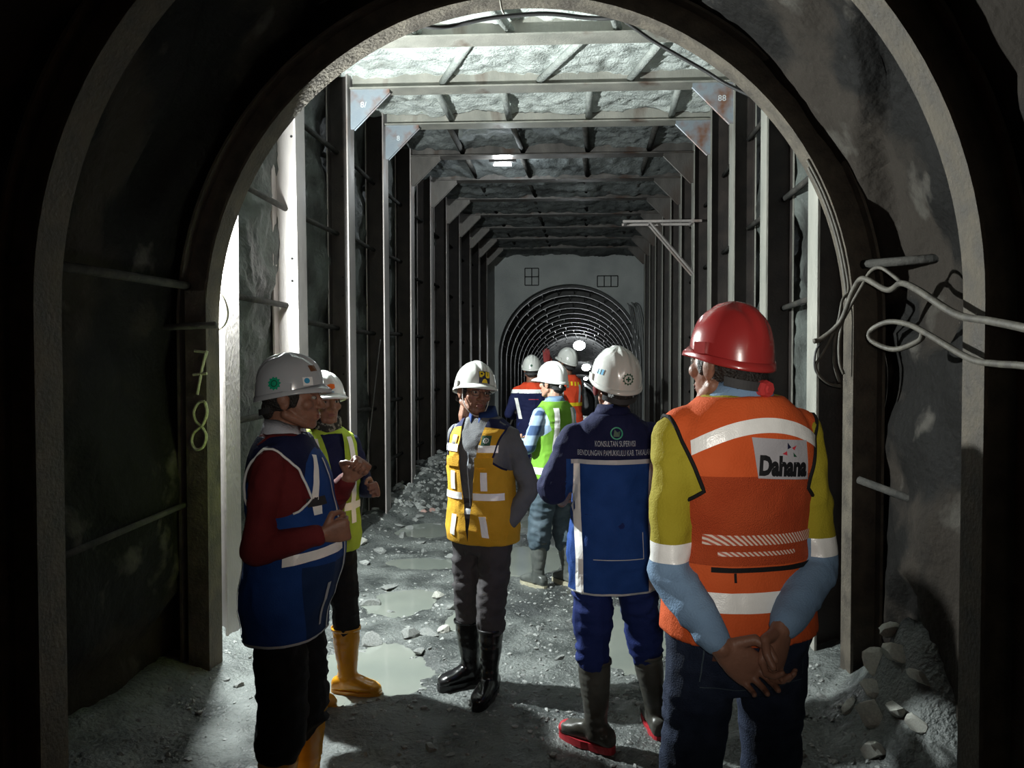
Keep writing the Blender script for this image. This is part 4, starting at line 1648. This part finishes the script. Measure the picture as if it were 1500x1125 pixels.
    return ctx


def on_vest(c, name, shape, origin, U, N, m, off=0.003, label=None, V=None):
    o = obj(name, wrap(c['vest_bvh'], shape, origin, U, N, off, V), m, c['vest'])
    if label:
        o['label'] = label
    return o


def on_hat(c, name, shape, pos, m, off=0.0015, up=(0, 0, 1), label=None):
    """emblem on the helmet; pos = direction in helmet space"""
    X = c['HX']
    N = (X.to_3x3() @ Vector(pos)).normalized()
    upv = X.to_3x3() @ Vector(up)
    U = upv.cross(N).normalized()
    o = obj(name, wrap(c['hat_bvh'], shape, X @ Vector((0, -.008, .04)) + N * .1 + (X.to_3x3() @ Vector((0, 0, 1))) * 0.02, U, N, off), m, c['hat'])
    if label:
        o['label'] = label
    return o


def vest_piping(c, s, m, r=.005, **kw):
    """edge binding of an arm hole"""
    x0, kx = c['armhole']
    back, front = [], []
    zb = (1.235 + .9 * (.13 - x0 + kx * 1.28)) / (1 + .9 * kx)
    xb = x0 + kx * (zb - 1.28)
    path = [(xb + .05 * (1 - k / 7), zb - .045 * (1 - k / 7)) for k in range(7)]
    path += [(x0 + kx * (z - 1.28), z) for z in np.linspace(zb, 1.45, 28)]
    for x, z in path:
        x *= s
        for lst, d in ((back, 1), (front, -1)):
            h = c['vest_bvh'].ray_cast(Vector((x, -d * .5, z)), Vector((0, d, 0)))
            if h[0] is not None:
                lst.append(h[0] + Vector((0, -d * .002, 0)))
    pts = back + front[::-1]
    if len(pts) > 5:
        mb = MB()
        mb.tube(pts, r, 6)
        obj('piping', mb, m, c['vest'], True)


def pocket_flap(c, u0, u1, v0, v1, origin, U, N, m):
    on_vest(c, 'pocket', rect(u0, u1, v0, v1, 8, 6), origin, U, N, m, 0.006)


FIST = (1.35, 1.5, 0.9)

# ------------------------------------------------------------------ the people
FR, BK = (0, 1, 0), (0, -1, 0)

# A: man in blue vest over red knit, talking, profile
A = person(dict(label='man in grey hard hat, blue vest and dark red sleeves, talking with raised fist', H=1.70, loc=(-1.075, 2.68), face=4, seed=3,
                elL=(-.235, .06, 1.10), wrL=(-.09, .195, 1.27), elR=(.205, -.045, 1.07), wrR=(.165, .165, 1.115),
                handL=((.15, .55, .6), (.3, -.5, .6), FIST, .5), handR=((-.25, .9, .15), (.1, .1, 1), FIST, .5),
                anL=(-.10, .02), anR=(.11, -.03), hyaw=4, hpitch=-3, belly=.05, hem=.725, flare=.006, vinf=.028,
                shirt=[C['red']], sleeve=1.0, collar=C['white'], collar_open=26, collar_h=.014, trousers=[C['black']], tuck=.36, cuff=1.6, loose=.026, twr=.009, tall=.40,
                boot=C['boot_yellow'], vest=[C['blue'], C['navy'], C['blue_dk']], hat=C['hat_grey'], hat_tilt=5, hat_sc=.94, hat_dz=.004, visor=.024, neck=-.012,
                vest_paint=([((0, 0, 1.255), (0, .12, 1)), ((.02, .10, 1), (0, 1, 0))],
                            lambda p: 1 if (p.z + .12 * p.y > 1.255 and p.y < .10) else (2 if (p.y > .10 and p.z < 1.0) else 0))))
on_vest(A, 'reflective_strip', quad_grid((.045, 1.375), (.072, 1.38), (.135, 1.235), (.108, 1.225), 3, 12), (0, 0, 0), (1, 0, 0), FR, C['tape'], .004, V=(0, 0, 1))
on_vest(A, 'name_strip', rect(.07, .15, 1.205, 1.235, 6, 3), (0, 0, 0), (1, 0, 0), FR, C['charcoal'], .004, V=(0, 0, 1))
on_vest(A, 'reflective_strip', rect(.10, .135, 1.175, 1.205, 4, 3), (0, 0, 0), (1, 0, 0), FR, C['tape'], .004, V=(0, 0, 1))
obj('reflective_strip', ring_wrap(A['vest_bvh'], (0, .02), 0, 0, 1.005, 1.040, 5, 82, 40, 3, .004, lambda a: .03 * math.sin(a)), C['tape'], A['vest'])
obj('reflective_strip', ring_wrap(A['vest_bvh'], (0, 0), 0, 0, .745, 1.15, -62, -50, 5, 20, .004), C['tape'], A['vest'])
obj('reflective_strip', ring_wrap(A['vest_bvh'], (0, 0), 0, 0, .745, 1.15, -128, -116, 5, 20, .004), C['tape'], A['vest'])
obj('grey_strip', ring_wrap(A['vest_bvh'], (0, .02), 0, 0, .77, .93, 56, 62, 4, 10, .004), C['tape_grey'], A['vest'])
obj('hem_binding', ring_wrap(A['vest_bvh'], (0, 0), 0, 0, .728, .737, -178, 178, 90, 2, .003), C['tape_grey'], A['vest'])
for s in (-1, 1):
    vest_piping(A, s, C['em_white'], .0045)
on_vest(A, 'zip', rect(-.006, .006, .74, 1.36, 2, 40), (0, 0, 0), (1, 0, 0), FR, C['tape_grey'], .004, V=(0, 0, 1))
# white shirt front below the collar
on_hat(A, 'gear_emblem', gear(0, -.012, .024, 11), (.98, -.30, .05), C['em_green'], label='green gear emblem')
on_hat(A, 'gear_ring', disc(0, -.012, .012, 20, .009), (.98, -.30, .05), C['em_dkgreen'], .0022)
on_hat(A, 'sticker', rect(-.018, .018, -.030, .000, 6, 5), (.62, .72, .1), C['em_white'], label='white and blue sticker')
on_hat(A, 'sticker_print', disc(-.004, -.013, .010), (.62, .72, .1), C['em_blue'], .0022)
on_hat(A, 'sticker', rect(-.016, .016, .002, .026, 6, 5), (.35, .85, .25), C['em_brown'], label='brown square sticker')

# B: man in lime vest behind him
B = person(dict(label='man in lime vest and camouflage scarf, white hard hat with orange emblem', H=1.655, loc=(-1.33, 3.78), face=-42, seed=9,
                elL=(-.245, .0, 1.10), wrL=(-.17, .20, 1.13), elR=(.235, .02, 1.10), wrR=(.12, .22, 1.10),
                handL=((.3, .9, .1), (.2, 0, 1), FIST, .4), handR=((-.3, .9, .1), (-.2, 0, 1), FIST, .4),
                neck=-.01, anL=(-.12, .02), anR=(.10, -.02), hyaw=-6, toeL=35, toeR=20, hem=.80,
                shirt=[C['navy']], trousers=[C['black']], boot=C['boot_yellow'], tuck=.30, vest=[C['lime'], C['tape']], hat=C['hat_bright'], hat_tilt=4, visor=.055,
                vest_paint=([((-.035, 0, 1.2), (1, 0, .12)), ((.035, 0, 1.2), (-1, 0, .12))], None,
                            lambda p: p.y > .02 and abs(p.x) < .035 + .12 * (p.z - 1.2) and p.z < 1.42)))
mb = MB()
for k in range(4):
    rr = [(.072 + .006 * math.sin(k * 2 + t), t) for t in range(16)]
    mb.tube([Vector((math.cos(2 * PI * t / 15) * (.078 + .008 * math.sin(3 * t + k)), math.sin(2 * PI * t / 15) * (.082 + .008 * math.cos(2 * t + k)) - .01, 1.462 + .014 * k - .02 * max(0, math.sin(2 * PI * t / 15)))) for t in range(16)], .017, 8)
o = obj('scarf', remesh(mb, .007, 2), C['camo'], B['e'], True)
for sx in (-1, 1):
    on_vest(B, 'reflective_strip', rect(sx * .10 - .018, sx * .10 + .018, .95, 1.40, 4, 24), (0, 0, 0), (1, 0, 0), FR, C['tape'], .004, V=(0, 0, 1))
obj('reflective_strip', ring_wrap(B['vest_bvh'], (0, 0), 0, 0, 1.02, 1.06, 104, 256, 40, 3, .004), C['tape'], B['vest'])
on_hat(B, 'emblem', poly([(-.026, -.016), (-.012, -.020), (.008, -.018), (.026, -.008), (.024, .012), (.004, .014), (-.02, .006)]), (.12, .98, .12), C['em_orange'], .003, label='orange emblem')
on_hat(B, 'emblem_leaf', poly([(-.036, -.010), (-.028, -.016), (-.022, .002), (-.030, .006)]), (.12, .98, .12), C['em_green'], .003)
on_hat(B, 'emblem_line', rect(-.02, .02, -.031, -.026, 4, 1), (.12, .98, .12), C['em_blue'], .003)

# C: man in yellow vest, hands in pockets, looking aside
Cm = person(dict(label='slim man in yellow vest, glasses and cream hard hat, hands in pockets, looking aside', H=1.685, loc=(-.53, 3.90), face=-114, hx=.078, neck=-.008, seed=14, el_r=.034,
                 elL=(-.255, -.06, 1.085), wrL=(-.165, .02, .885), elR=(.215, -.10, 1.09), wrR=(.160, -.03, .875),
                 handL=((.42, .12, -.9), (0, .8, .3), (.2, .3, .2)), handR=((-.45, .2, -.9), (0, .8, .3), (.2, .3, .2)),
                 anL=(-.075, .05), anR=(.10, -.04), toeL=10, toeR=-32, hyaw=54, hpitch=-4, hroll=-7, hem=.80, flare=.014,
                 shirt=[C['grey']], trousers=[C['grey_dk']], boot=C['boot_black'], tuck=.31, tall=.36, loose=.016, twr=.008,
                 vest=[C['yellow'], C['navy']], hat=C['hat_white'], hat_tilt=6, visor=.05, collar=C['scarf'], collar_open=14, collar_h=.018,
                 vest_paint=([((-.034, 0, 1.1), (1, 0, .12)), ((.034, 0, 1.1), (-1, 0, .12)), ((0, 0, 1.385), (0, -.25, 1)), ((0, 0.0, 0), (0, 1, 0))],
                             lambda p: 1 if p.z - .25 * p.y > 1.385 else 0,
                             lambda p: p.y > 0 and abs(p.x) < .034 + .12 * (p.z - 1.1) and p.z < 1.47)))
for sx in (-1, 1):
    a, b = (.035, .155) if sx > 0 else (-.155, -.035)
    on_vest(Cm, 'reflective_strip', rect(a + (.025 if sx > 0 else 0), b - (.025 if sx < 0 else 0), 1.280, 1.317, 10, 3), (0, 0, 0), (1, 0, 0), FR, C['tape'], .004, V=(0, 0, 1))
    obj('reflective_strip', ring_wrap(Cm['vest_bvh'], (0, 0), 0, 0, 1.035, 1.072, 103 if sx < 0 else 20, 160 if sx < 0 else 77, 24, 3, .004), C['tape'], Cm['vest'])
    on_vest(Cm, 'reflective_strip', rect(sx * .093 - .016, sx * .093 + .016, 1.085, 1.18, 3, 8), (0, 0, 0), (1, 0, 0), FR, C['tape'], .004, V=(0, 0, 1))
    on_vest(Cm, 'reflective_strip', quad_grid((sx * .10 - .018, .845), (sx * .10 + .016, .85), (sx * .085 + .018, .955), (sx * .085 - .018, .955), 3, 8), (0, 0, 0), (1, 0, 0), FR, C['tape'], .004, V=(0, 0, 1))
    on_vest(Cm, 'pocket', rect(sx * .093 - .045, sx * .093 + .045, 1.205, 1.255, 6, 5), (0, 0, 0), (1, 0, 0), FR, C['yellow'], .008, V=(0, 0, 1))
    vest_piping(Cm, sx, C['navy'], .005)
on_vest(Cm, 'chest_emblem', rect(-.118, -.072, 1.315, 1.365, 5, 5), (0, 0, 0), (1, 0, 0), FR, C['em_dkgreen'], .005, 'dark green square emblem', V=(0, 0, 1))
on_vest(Cm, 'emblem_ring', gear(-.095, 1.34, .015, 9, .009), (0, 0, 0), (1, 0, 0), FR, C['em_white'], .0065, V=(0, 0, 1))
on_vest(Cm, 'emblem_cross', rect(-.098, -.092, 1.334, 1.346, 1, 1), (0, 0, 0), (1, 0, 0), FR, C['em_white'], .0068, V=(0, 0, 1))
on_vest(Cm, 'chest_emblem', rect(.08, .112, 1.318, 1.362, 5, 5), (0, 0, 0), (1, 0, 0), FR, C['em_yellow'], .005, V=(0, 0, 1))
on_vest(Cm, 'emblem_mark', rect(.085, .107, 1.318, 1.328, 3, 2), (0, 0, 0), (1, 0, 0), FR, C['em_navy'], .0065, V=(0, 0, 1))
on_hat(Cm, 'badge', rect(-.030, .030, -.038, .026, 8, 8), (0, .99, .16), C['em_navy'], .002, label='yellow and navy badge')
for sh_ in (poly([(-.027, .023), (-.010, .023), (-.003, .014), (-.005, .003), (-.014, -.003), (-.014, -.008), (-.027, -.008)]),
            poly([(.003, .023), (.012, .023), (.012, .001), (.016, .001), (.016, .023), (.027, .023), (.027, -.003), (.021, -.010), (.008, -.010), (.003, -.003)]),
            poly([(-.016, -.036), (.016, -.036), (.010, -.020), (0, -.014), (-.010, -.020)])):
    on_hat(Cm, 'badge_letter', sh_, (0, .99, .16), C['em_yellow'], .0035)
on_hat(Cm, 'badge_counter', rect(-.021, -.012, .006, .016, 2, 2), (0, .99, .16), C['em_navy'], .0045)
# glasses
X = Cm['X']
gl = None
mb = MB()
for s in (-1, 1):
    mb.tube([X @ Vector((s * .033 + .021 * math.cos(2 * PI * k / 24), .101 - .012 * abs(math.cos(2 * PI * k / 24)) * (1 if s * math.cos(2 * PI * k / 24) > 0 else 0), .001 + .016 * math.sin(2 * PI * k / 24))) for k in range(25)], .0016, 6)
mb.tube([X @ Vector((-.012, .102, .004)), X @ Vector((0, .106, .007)), X @ Vector((.012, .102, .004))], .0016, 6)
for s in (-1, 1):
    mb.tube([X @ Vector((s * .054, .090, .004)), X @ Vector((s * .074, .06, .005)), X @ Vector((s * .079, -.005, .004))], .0016, 6)
obj('glasses', mb, C['glass_frame'], Cm['e'], True)
# chin strap
mb = MB()
mb.tube(catmull([X @ Vector(p) for p in ((.080, .02, .02), (.072, .035, -.05), (.045, .06, -.10), (.0, .075, -.122), (-.045, .06, -.10), (-.072, .035, -.05), (-.080, .02, .02))], 5), .0022, 6)
obj('chin_strap', mb, C['strap_white'], Cm['hat'], True)
# lanyard on the shirt front
bv = bvh_of(Cm['shirt_me'])
obj('lanyard', wrap(bv, quad_grid((-.008, 1.0), (-.003, 1.0), (.003, 1.28), (-.003, 1.28), 2, 18), (0, 0, 0), (1, 0, 0), FR, .006, V=(0, 0, 1)), C['em_grey'], Cm['e'])
bt_ = bvh_of(Cm['trousers_me'])
obj('belt_buckle', wrap(bt_, rect(-.02, .02, .965, .99, 3, 2), (0, 0, 0), (1, 0, 0), FR, .02, V=(0, 0, 1)), C['tape_grey'], Cm['e'])

# D: man in checked shirt, writing, half turned away
D = person(dict(label='man in checked blue shirt, green vest and bright white hard hat, turned away', H=1.675, loc=(-.23, 5.75), face=138, seed=21, skin=C['skin_light'],
                elL=(-.235, .03, 1.10), wrL=(-.12, .245, 1.115), elR=(.235, .03, 1.10), wrR=(.10, .25, 1.12),
                handL=((.2, .95, .05), (.3, 0, 1), (.5, .6, .4)), handR=((-.2, .95, .05), (-.3, 0, 1), (.5, .6, .4)),
                anL=(-.11, .06), anR=(.11, -.06), toeL=-2, toeR=-8, hyaw=6, hpitch=-2, hem=.86,
                shirt=[C['plaid']], trousers=[C['slate']], boot=C['boot_grey'], sole=C['sole_cream'], tuck=.34, loose=.03, cuff=1.3, twr=.011, tall=.36,
                vest=[C['green']], hat=C['hat_bright'], hat_tilt=2, visor=.06, collar=C['sky'], collar_open=20))
for sx in (-1, 1):
    on_vest(D, 'reflective_strip', quad_grid((sx * .11 - .022, .95), (sx * .11 + .022, .95), (sx * .08 + .022, 1.40), (sx * .08 - .022, 1.40), 4, 24), (0, 0, 0), (1, 0, 0), BK, C['tape'], .004, V=(0, 0, 1))
obj('reflective_strip', ring_wrap(D['vest_bvh'], (0, 0), 0, 0, .90, .95, 110, 430, 60, 3, .004), C['tape'], D['vest'])
mb = MB()
for s in (-1, 1):
    mb.tube([D['HX'] @ Vector((s * .045, -.118, -.030)), D['HX'] @ Vector((s * .045, -.128, -.030))], [.014, .012], 10)
obj('strap_clip', mb, C['strap_white'], D['hat'])
# E: man with printed navy jacket, back view
E_ = person(dict(label='man seen from behind in navy and blue jacket with printed lettering, white hard hat', H=1.735, loc=(.125, 3.30), face=97, seed=28, jacket=True,
                 elL=(-.262, .01, 1.095), wrL=(-.19, .225, 1.03), elR=(.262, .01, 1.095), wrR=(.19, .225, 1.03),
                 handL=((.3, .9, .1), (.3, 0, 1)), handR=((-.3, .9, .1), (-.3, 0, 1)),
                 anL=(-.065, .0), anR=(.22, .10), toeL=48, toeR=0, hyaw=12, hpitch=6, neck=-.022, hx=.016, sleeve=.44, sleeve_loose=.014, shirt_hem=.70, shirt_flare=.022, belly=.02,
                 shirt=[C['blue'], C['navy'], C['blue_dk']], trousers=[C['royal'], C['navy']], boot=C['boot_olive'], sole=C['sole_red'], toe_m=C['sole_red'], tuck=.33, loose=.02, twr=.009,
                 hat=C['hat_white'], hat_tilt=6, collar=C['navy'], collar_open=30, tall=.38,
                 shirt_paint=([((0, 0, 1.262), (0, 0, 1)), ((.185, 0, 0), (1, 0, 0)), ((-.185, 0, 0), (1, 0, 0))], lambda p: 1 if (p.z > 1.262 or abs(p.x) > .205) else 0)))
on_vest(E_, 'yoke_strip', rect(-.185, .185, 1.243, 1.262, 24, 2), (0, 0, 0), (1, 0, 0), BK, C['tape_grey'], .004, V=(0, 0, 1))
for sx in (-1, 1):
    on_vest(E_, 'reflective_strip', quad_grid((sx * .150 - .014, .71), (sx * .150 + .014, .71), (sx * .160 + .014, 1.243), (sx * .160 - .014, 1.243), 3, 30), (0, 0, 0), (1, 0, 0), BK, C['tape'], .004, V=(0, 0, 1))
on_vest(E_, 'hem_binding', rect(-.19, .19, .705, .713, 24, 1), (0, 0, 0), (1, 0, 0), BK, C['tape_grey'], .004, V=(0, 0, 1))
on_vest(E_, 'back_pocket_seam', rect(-.10, .11, .853, .856, 20, 1), (0, 0, 0), (1, 0, 0), BK, C['tape_grey'], .003, V=(0, 0, 1))
on_vest(E_, 'back_pocket_seam', rect(.108, .111, .853, .96, 1, 10), (0, 0, 0), (1, 0, 0), BK, C['tape_grey'], .003, V=(0, 0, 1))


def mir(shape):
    return shape


on_vest(E_, 'lettering', txt('KONSULTAN SUPERVISI', .034, -.005, 1.328, .47, .0), (0, 0, 0), (1, 0, 0), BK, C['em_grey'], .004, V=(0, 0, 1), label='pale lettering reading KONSULTAN SUPERVISI')
on_vest(E_, 'lettering', txt('BENDUNGAN PAMUKKULU KAB. TAKALAR', .034, -.005, 1.290, .46, .0), (0, 0, 0), (1, 0, 0), BK, C['em_grey'], .004, V=(0, 0, 1), label='pale lettering reading BENDUNGAN PAMUKKULU KAB. TAKALAR')
on_vest(E_, 'round_emblem', disc(0, 1.372, .026, 26, .021), (0, 0, 0), (1, 0, 0), BK, C['em_green'], .004, V=(0, 0, 1), label='green ring emblem')
on_vest(E_, 'emblem_mark', poly([(-.014, 1.358), (.012, 1.358), (.016, 1.382), (.002, 1.376), (-.008, 1.388)]), (0, 0, 0), (1, 0, 0), BK, C['em_dkgreen'], .004, V=(0, 0, 1))
on_hat(E_, 'gear_emblem', gear(0, -.014, .025, 11, .017), (.02, -1, .03), C['em_dkgreen'], label='dark green gear emblem with cross')
on_hat(E_, 'emblem_cross', rect(-.011, .011, -.0175, -.0105, 3, 1), (.02, -1, .03), C['em_dkgreen'], .0018)
on_hat(E_, 'emblem_cross', rect(-.0035, .0035, -.025, -.003, 1, 3), (.02, -1, .03), C['em_dkgreen'], .0018)
for k in range(3):
    on_hat(E_, 'sticker', quad_grid((-.030 + .018 * k, -.010), (-.018 + .018 * k, -.010), (-.014 + .018 * k, .012), (-.026 + .018 * k, .012), 2, 3), (-.86, -.45, .05), C['em_blue'], .002, label='blurred blue sticker mark')
mb = MB()
X = E_['X']
mb.tube(catmull([X @ Vector(p) for p in ((.082, -.01, .02), (.088, .0, -.04), (.075, .02, -.09))], 5), .004, 6)
obj('chin_strap', mb, C['strap_white'], E_['hat'], True)
mb = MB()
mb.ellipsoid(X @ Vector((-.090, -.004, -.02)), (.010, .022, .032), 12, 8, X.to_3x3())
obj('ear_cover', mb, C['red'], E_['hat'], True)

# F: man in orange vest and red hard hat, hands clasped behind his back
F_ = person(dict(label='man seen from behind in red hard hat and orange vest, hands clasped', H=1.90, loc=(.425, 2.10), face=104, seed=35, neck=-.062,
                 elL=(-.195, -.05, 1.035), wrL=(-.132, -.200, .908), elR=(.188, -.06, 1.03), wrR=(.015, -.200, .938),
                 handL=((.75, -.18, -.60), (.55, -.1, .8), (.45, .6, .4), .2), handR=((-.45, -.22, -.85), (-.75, -.3, .4), (.75, .9, .6), .3),
                 anL=(-.14, .0), anR=(.14, .02), hat_sc=.86, visor=.026, hx=-.012, hyaw=22, hpitch=0, hem=.875, flare=.002, vinf=.022, vwr=.003,
                 shirt=[C['sky'], C['sleeve_yellow'], C['tape']], sleeve_loose=.008, trousers=[C['denim']], boot=C['boot_black'], loose=.014, twr=.005,
                 vest=[C['orange'], C['orange_mesh']], hat=C['hat_red'], hat_tilt=4, armhole=(.148, .34), vsh=.152, collar=C['sky'], collar_open=24, knob=C['knob_red'],
                 shirt_paint=([((0, 0, 1.108), (0, 0, 1)), ((0, 0, 1.064), (0, 0, 1))], lambda p: 1 if p.z > 1.108 else (2 if (p.z > 1.064 and abs(p.x) > .15) else 0)),
                 vest_paint=([((0, 0, 1.268), (0, 0, 1)), ((0, 0, 1.06), (0, 0, 1))], lambda p: 1 if 1.06 < p.z < 1.268 else 0)))
# curved shoulder tape
vs, fs = rect(-.155, .175, 0, .034, 44, 3)
vs = [(u, 1.368 + v - 1.9 * (u - .012) ** 2) for u, v in vs]
on_vest(F_, 'reflective_strip', (vs, fs), (0, 0, 0), (1, 0, 0), BK, C['tape'], .004, V=(0, 0, 1), label='crinkled silver shoulder strip')
on_vest(F_, 'netted_strip', rect(-.13, .15, 1.108, 1.132, 30, 2), (0, 0, 0), (1, 0, 0), BK, C['netted'], .004, V=(0, 0, 1), label='silver strip seen through netting')
on_vest(F_, 'netted_strip', rect(-.10, .09, 1.083, 1.093, 30, 2), (0, 0, 0), (1, 0, 0), BK, C['netted'], .004, V=(0, 0, 1))
on_vest(F_, 'zip', rect(-.115, .155, 1.046, 1.058, 30, 2), (0, 0, 0), (1, 0, 0), BK, C['black'], .005, V=(0, 0, 1), label='black back pocket zip')
on_vest(F_, 'zip_pull', rect(-.068, -.062, 1.024, 1.046, 1, 3), (0, 0, 0), (1, 0, 0), BK, C['black'], .007, V=(0, 0, 1))
on_vest(F_, 'reflective_strip', rect(-.175, .085, .955, 1.000, 36, 3), (0, 0, 0), (1, 0, 0), BK, C['tape'], .004, V=(0, 0, 1))
on_vest(F_, 'reflective_strip', rect(.09, .165, .965, 1.004, 12, 3), (0, 0, 0), (1, 0, 0), BK, C['tape'], .006, V=(0, 0, 1))
PC = (.052, 1.305)
on_vest(F_, 'name_patch', quad_grid((PC[0] - .066, PC[1] - .040), (PC[0] + .074, PC[1] - .050), (PC[0] + .070, PC[1] + .042), (PC[0] - .080, PC[1] + .054), 14, 10), (0, 0, 0), (1, 0, 0), BK, C['em_patch'], .0045, V=(0, 0, 1), label='pale patch lettered Dahana')


def rot2(shape, a, cu, cv):
    c, s = math.cos(a), math.sin(a)
    return [(cu + (u - cu) * c - (v - cv) * s, cv + (u - cu) * s + (v - cv) * c) for u, v in shape[0]], shape[1]


on_vest(F_, 'lettering', rot2(txt('Dahana', .060, PC[0] + .002, PC[1] - .017, .72, .0034, .0), -.07, *PC), (0, 0, 0), (1, 0, 0), BK, C['em_black'], .0058, V=(0, 0, 1), label='heavy black lettering reading Dahana')
for col, pts in (('em_blue', [(.010, .040), (.020, .028), (.010, .024)]), ('em_red', [(-.004, .014), (.008, .020), (.009, .010)]), ('em_red', [(.022, .027), (.036, .032), (.029, .021)]), ('em_dkgreen', [(.026, .016), (.027, .006), (.037, .005)])):
    on_vest(F_, 'logo_triangle', poly([(PC[0] + u, PC[1] + v) for u, v in pts]), (0, 0, 0), (1, 0, 0), BK, C['em_navy' if col == 'em_blue' else col], .0058, V=(0, 0, 1))
for s in (-1, 1):
    vest_piping(F_, s, C['black'], .005)
# leather belt label, belt and back pocket seams on the jeans
tb = bvh_of(F_['trousers_me'])
mb = MB()
obj('leather_patch', wrap(tb, rect(-.115, -.045, .845, .878, 6, 3), (0, 0, 0), (1, 0, 0), BK, .012, V=(0, 0, 1)), C['leather'], F_['trousers'])
for sx in (-1, 1):
    for sh_ in (rect(sx * .13 - .0012, sx * .13 + .0012, .78, .90, 1, 10), rect(min(sx * .13, sx * .03), max(sx * .13, sx * .03), .766, .768, 10, 1), rect(sx * .03 - .0012, sx * .03 + .0012, .78, .90, 1, 10)):
        obj('pocket_seam', wrap(tb, sh_, (0, 0, 0), (1, 0, 0), BK, .004, V=(0, 0, 1)), C['slate'], F_['trousers'])
# sleeve seam lines on the silver arm bands
# G: far man in navy with orange shoulders
G = person(dict(label='far man seen from behind in navy overalls with orange shoulders', H=1.77, loc=(-.60, 8.7), face=92, seed=41, vox=.006,
                elL=(-.26, .0, 1.10), wrL=(-.20, .2, 1.05), elR=(.26, .0, 1.10), wrR=(.2, .2, 1.05),
                handL=((.2, .9, 0), (.3, 0, 1)), handR=((-.2, .9, 0), (-.3, 0, 1)), jacket=True, shirt_hem=.84,
                shirt=[C['navy'], C['orange_red'], C['tape']], trousers=[C['royal']], boot=C['boot_black'], hat=C['hat_white'],
                shirt_paint=([((0, 0, 1.375), (0, 0, 1)), ((0, 0, 1.33), (0, 0, 1))], lambda p: 1 if p.z > 1.375 else (2 if p.z > 1.335 else 0))))
for sx in (-1, 1):
    on_vest(G, 'reflective_strip', quad_grid((sx * .12 - .02, 1.05), (sx * .12 + .02, 1.05), (sx * .17 + .02, 1.28), (sx * .17 - .02, 1.28), 3, 10), (0, 0, 0), (1, 0, 0), BK, C['tape'], .004, V=(0, 0, 1))
on_vest(G, 'lettering', rect(-.03, .08, 1.262, 1.268, 8, 1), (0, 0, 0), (1, 0, 0), BK, C['em_red'], .004, V=(0, 0, 1))
on_hat(G, 'emblem', disc(0, -.02, .014), (0, -1, .02), C['em_dkgreen'])

# H: far man in orange-red vest reaching up
Hm = person(dict(label='far man in orange-red vest raising a red-gloved hand towards the tunnel roof', H=1.86, loc=(-.215, 9.3), face=118, seed=47, vox=.006,
                 elL=(-.26, .20, 1.36), wrL=(-.13, .24, 1.58), elR=(.25, .02, 1.10), wrR=(.2, .2, 1.05),
                 handL=((.1, .2, 1), (.9, 0, 0), (.15, .2, .15)), handR=((-.2, .9, 0), (-.3, 0, 1)), hyaw=20, hpitch=14,
                 shirt=[C['grey']], trousers=[C['grey_dk']], boot=C['boot_black'], vest=[C['orange_red']], hat=C['hat_white'], hem=.88))
obj('reflective_strip', ring_wrap(Hm['vest_bvh'], (0, 0), 0, 0, 1.10, 1.14, 150, 390, 50, 3, .004), C['em_yellow'], Hm['vest'])
for sx in (-1, 1):
    on_vest(Hm, 'reflective_strip', rect(sx * .11 - .016, sx * .11 + .016, 1.14, 1.34, 3, 12), (0, 0, 0), (1, 0, 0), BK, C['tape_grey'], .004, V=(0, 0, 1))
for k in range(5):
    on_vest(Hm, 'letter', rect(-.10 + .045 * k, -.075 + .045 * k, 1.34 - .004 * k, 1.385 - .004 * k, 2, 3), (0, 0, 0), (1, 0, 0), BK, C['em_yellow'], .004, V=(0, 0, 1))
mb = MB()
hand(mb, Vector((-.13, .24, 1.58)), (.1, .2, 1), (.9, 0, 0), -1, (.15, .2, .15), .3, 1.12)
obj('glove', remesh(mb, .005, 1), C['glove_red'], Hm['e'], True)
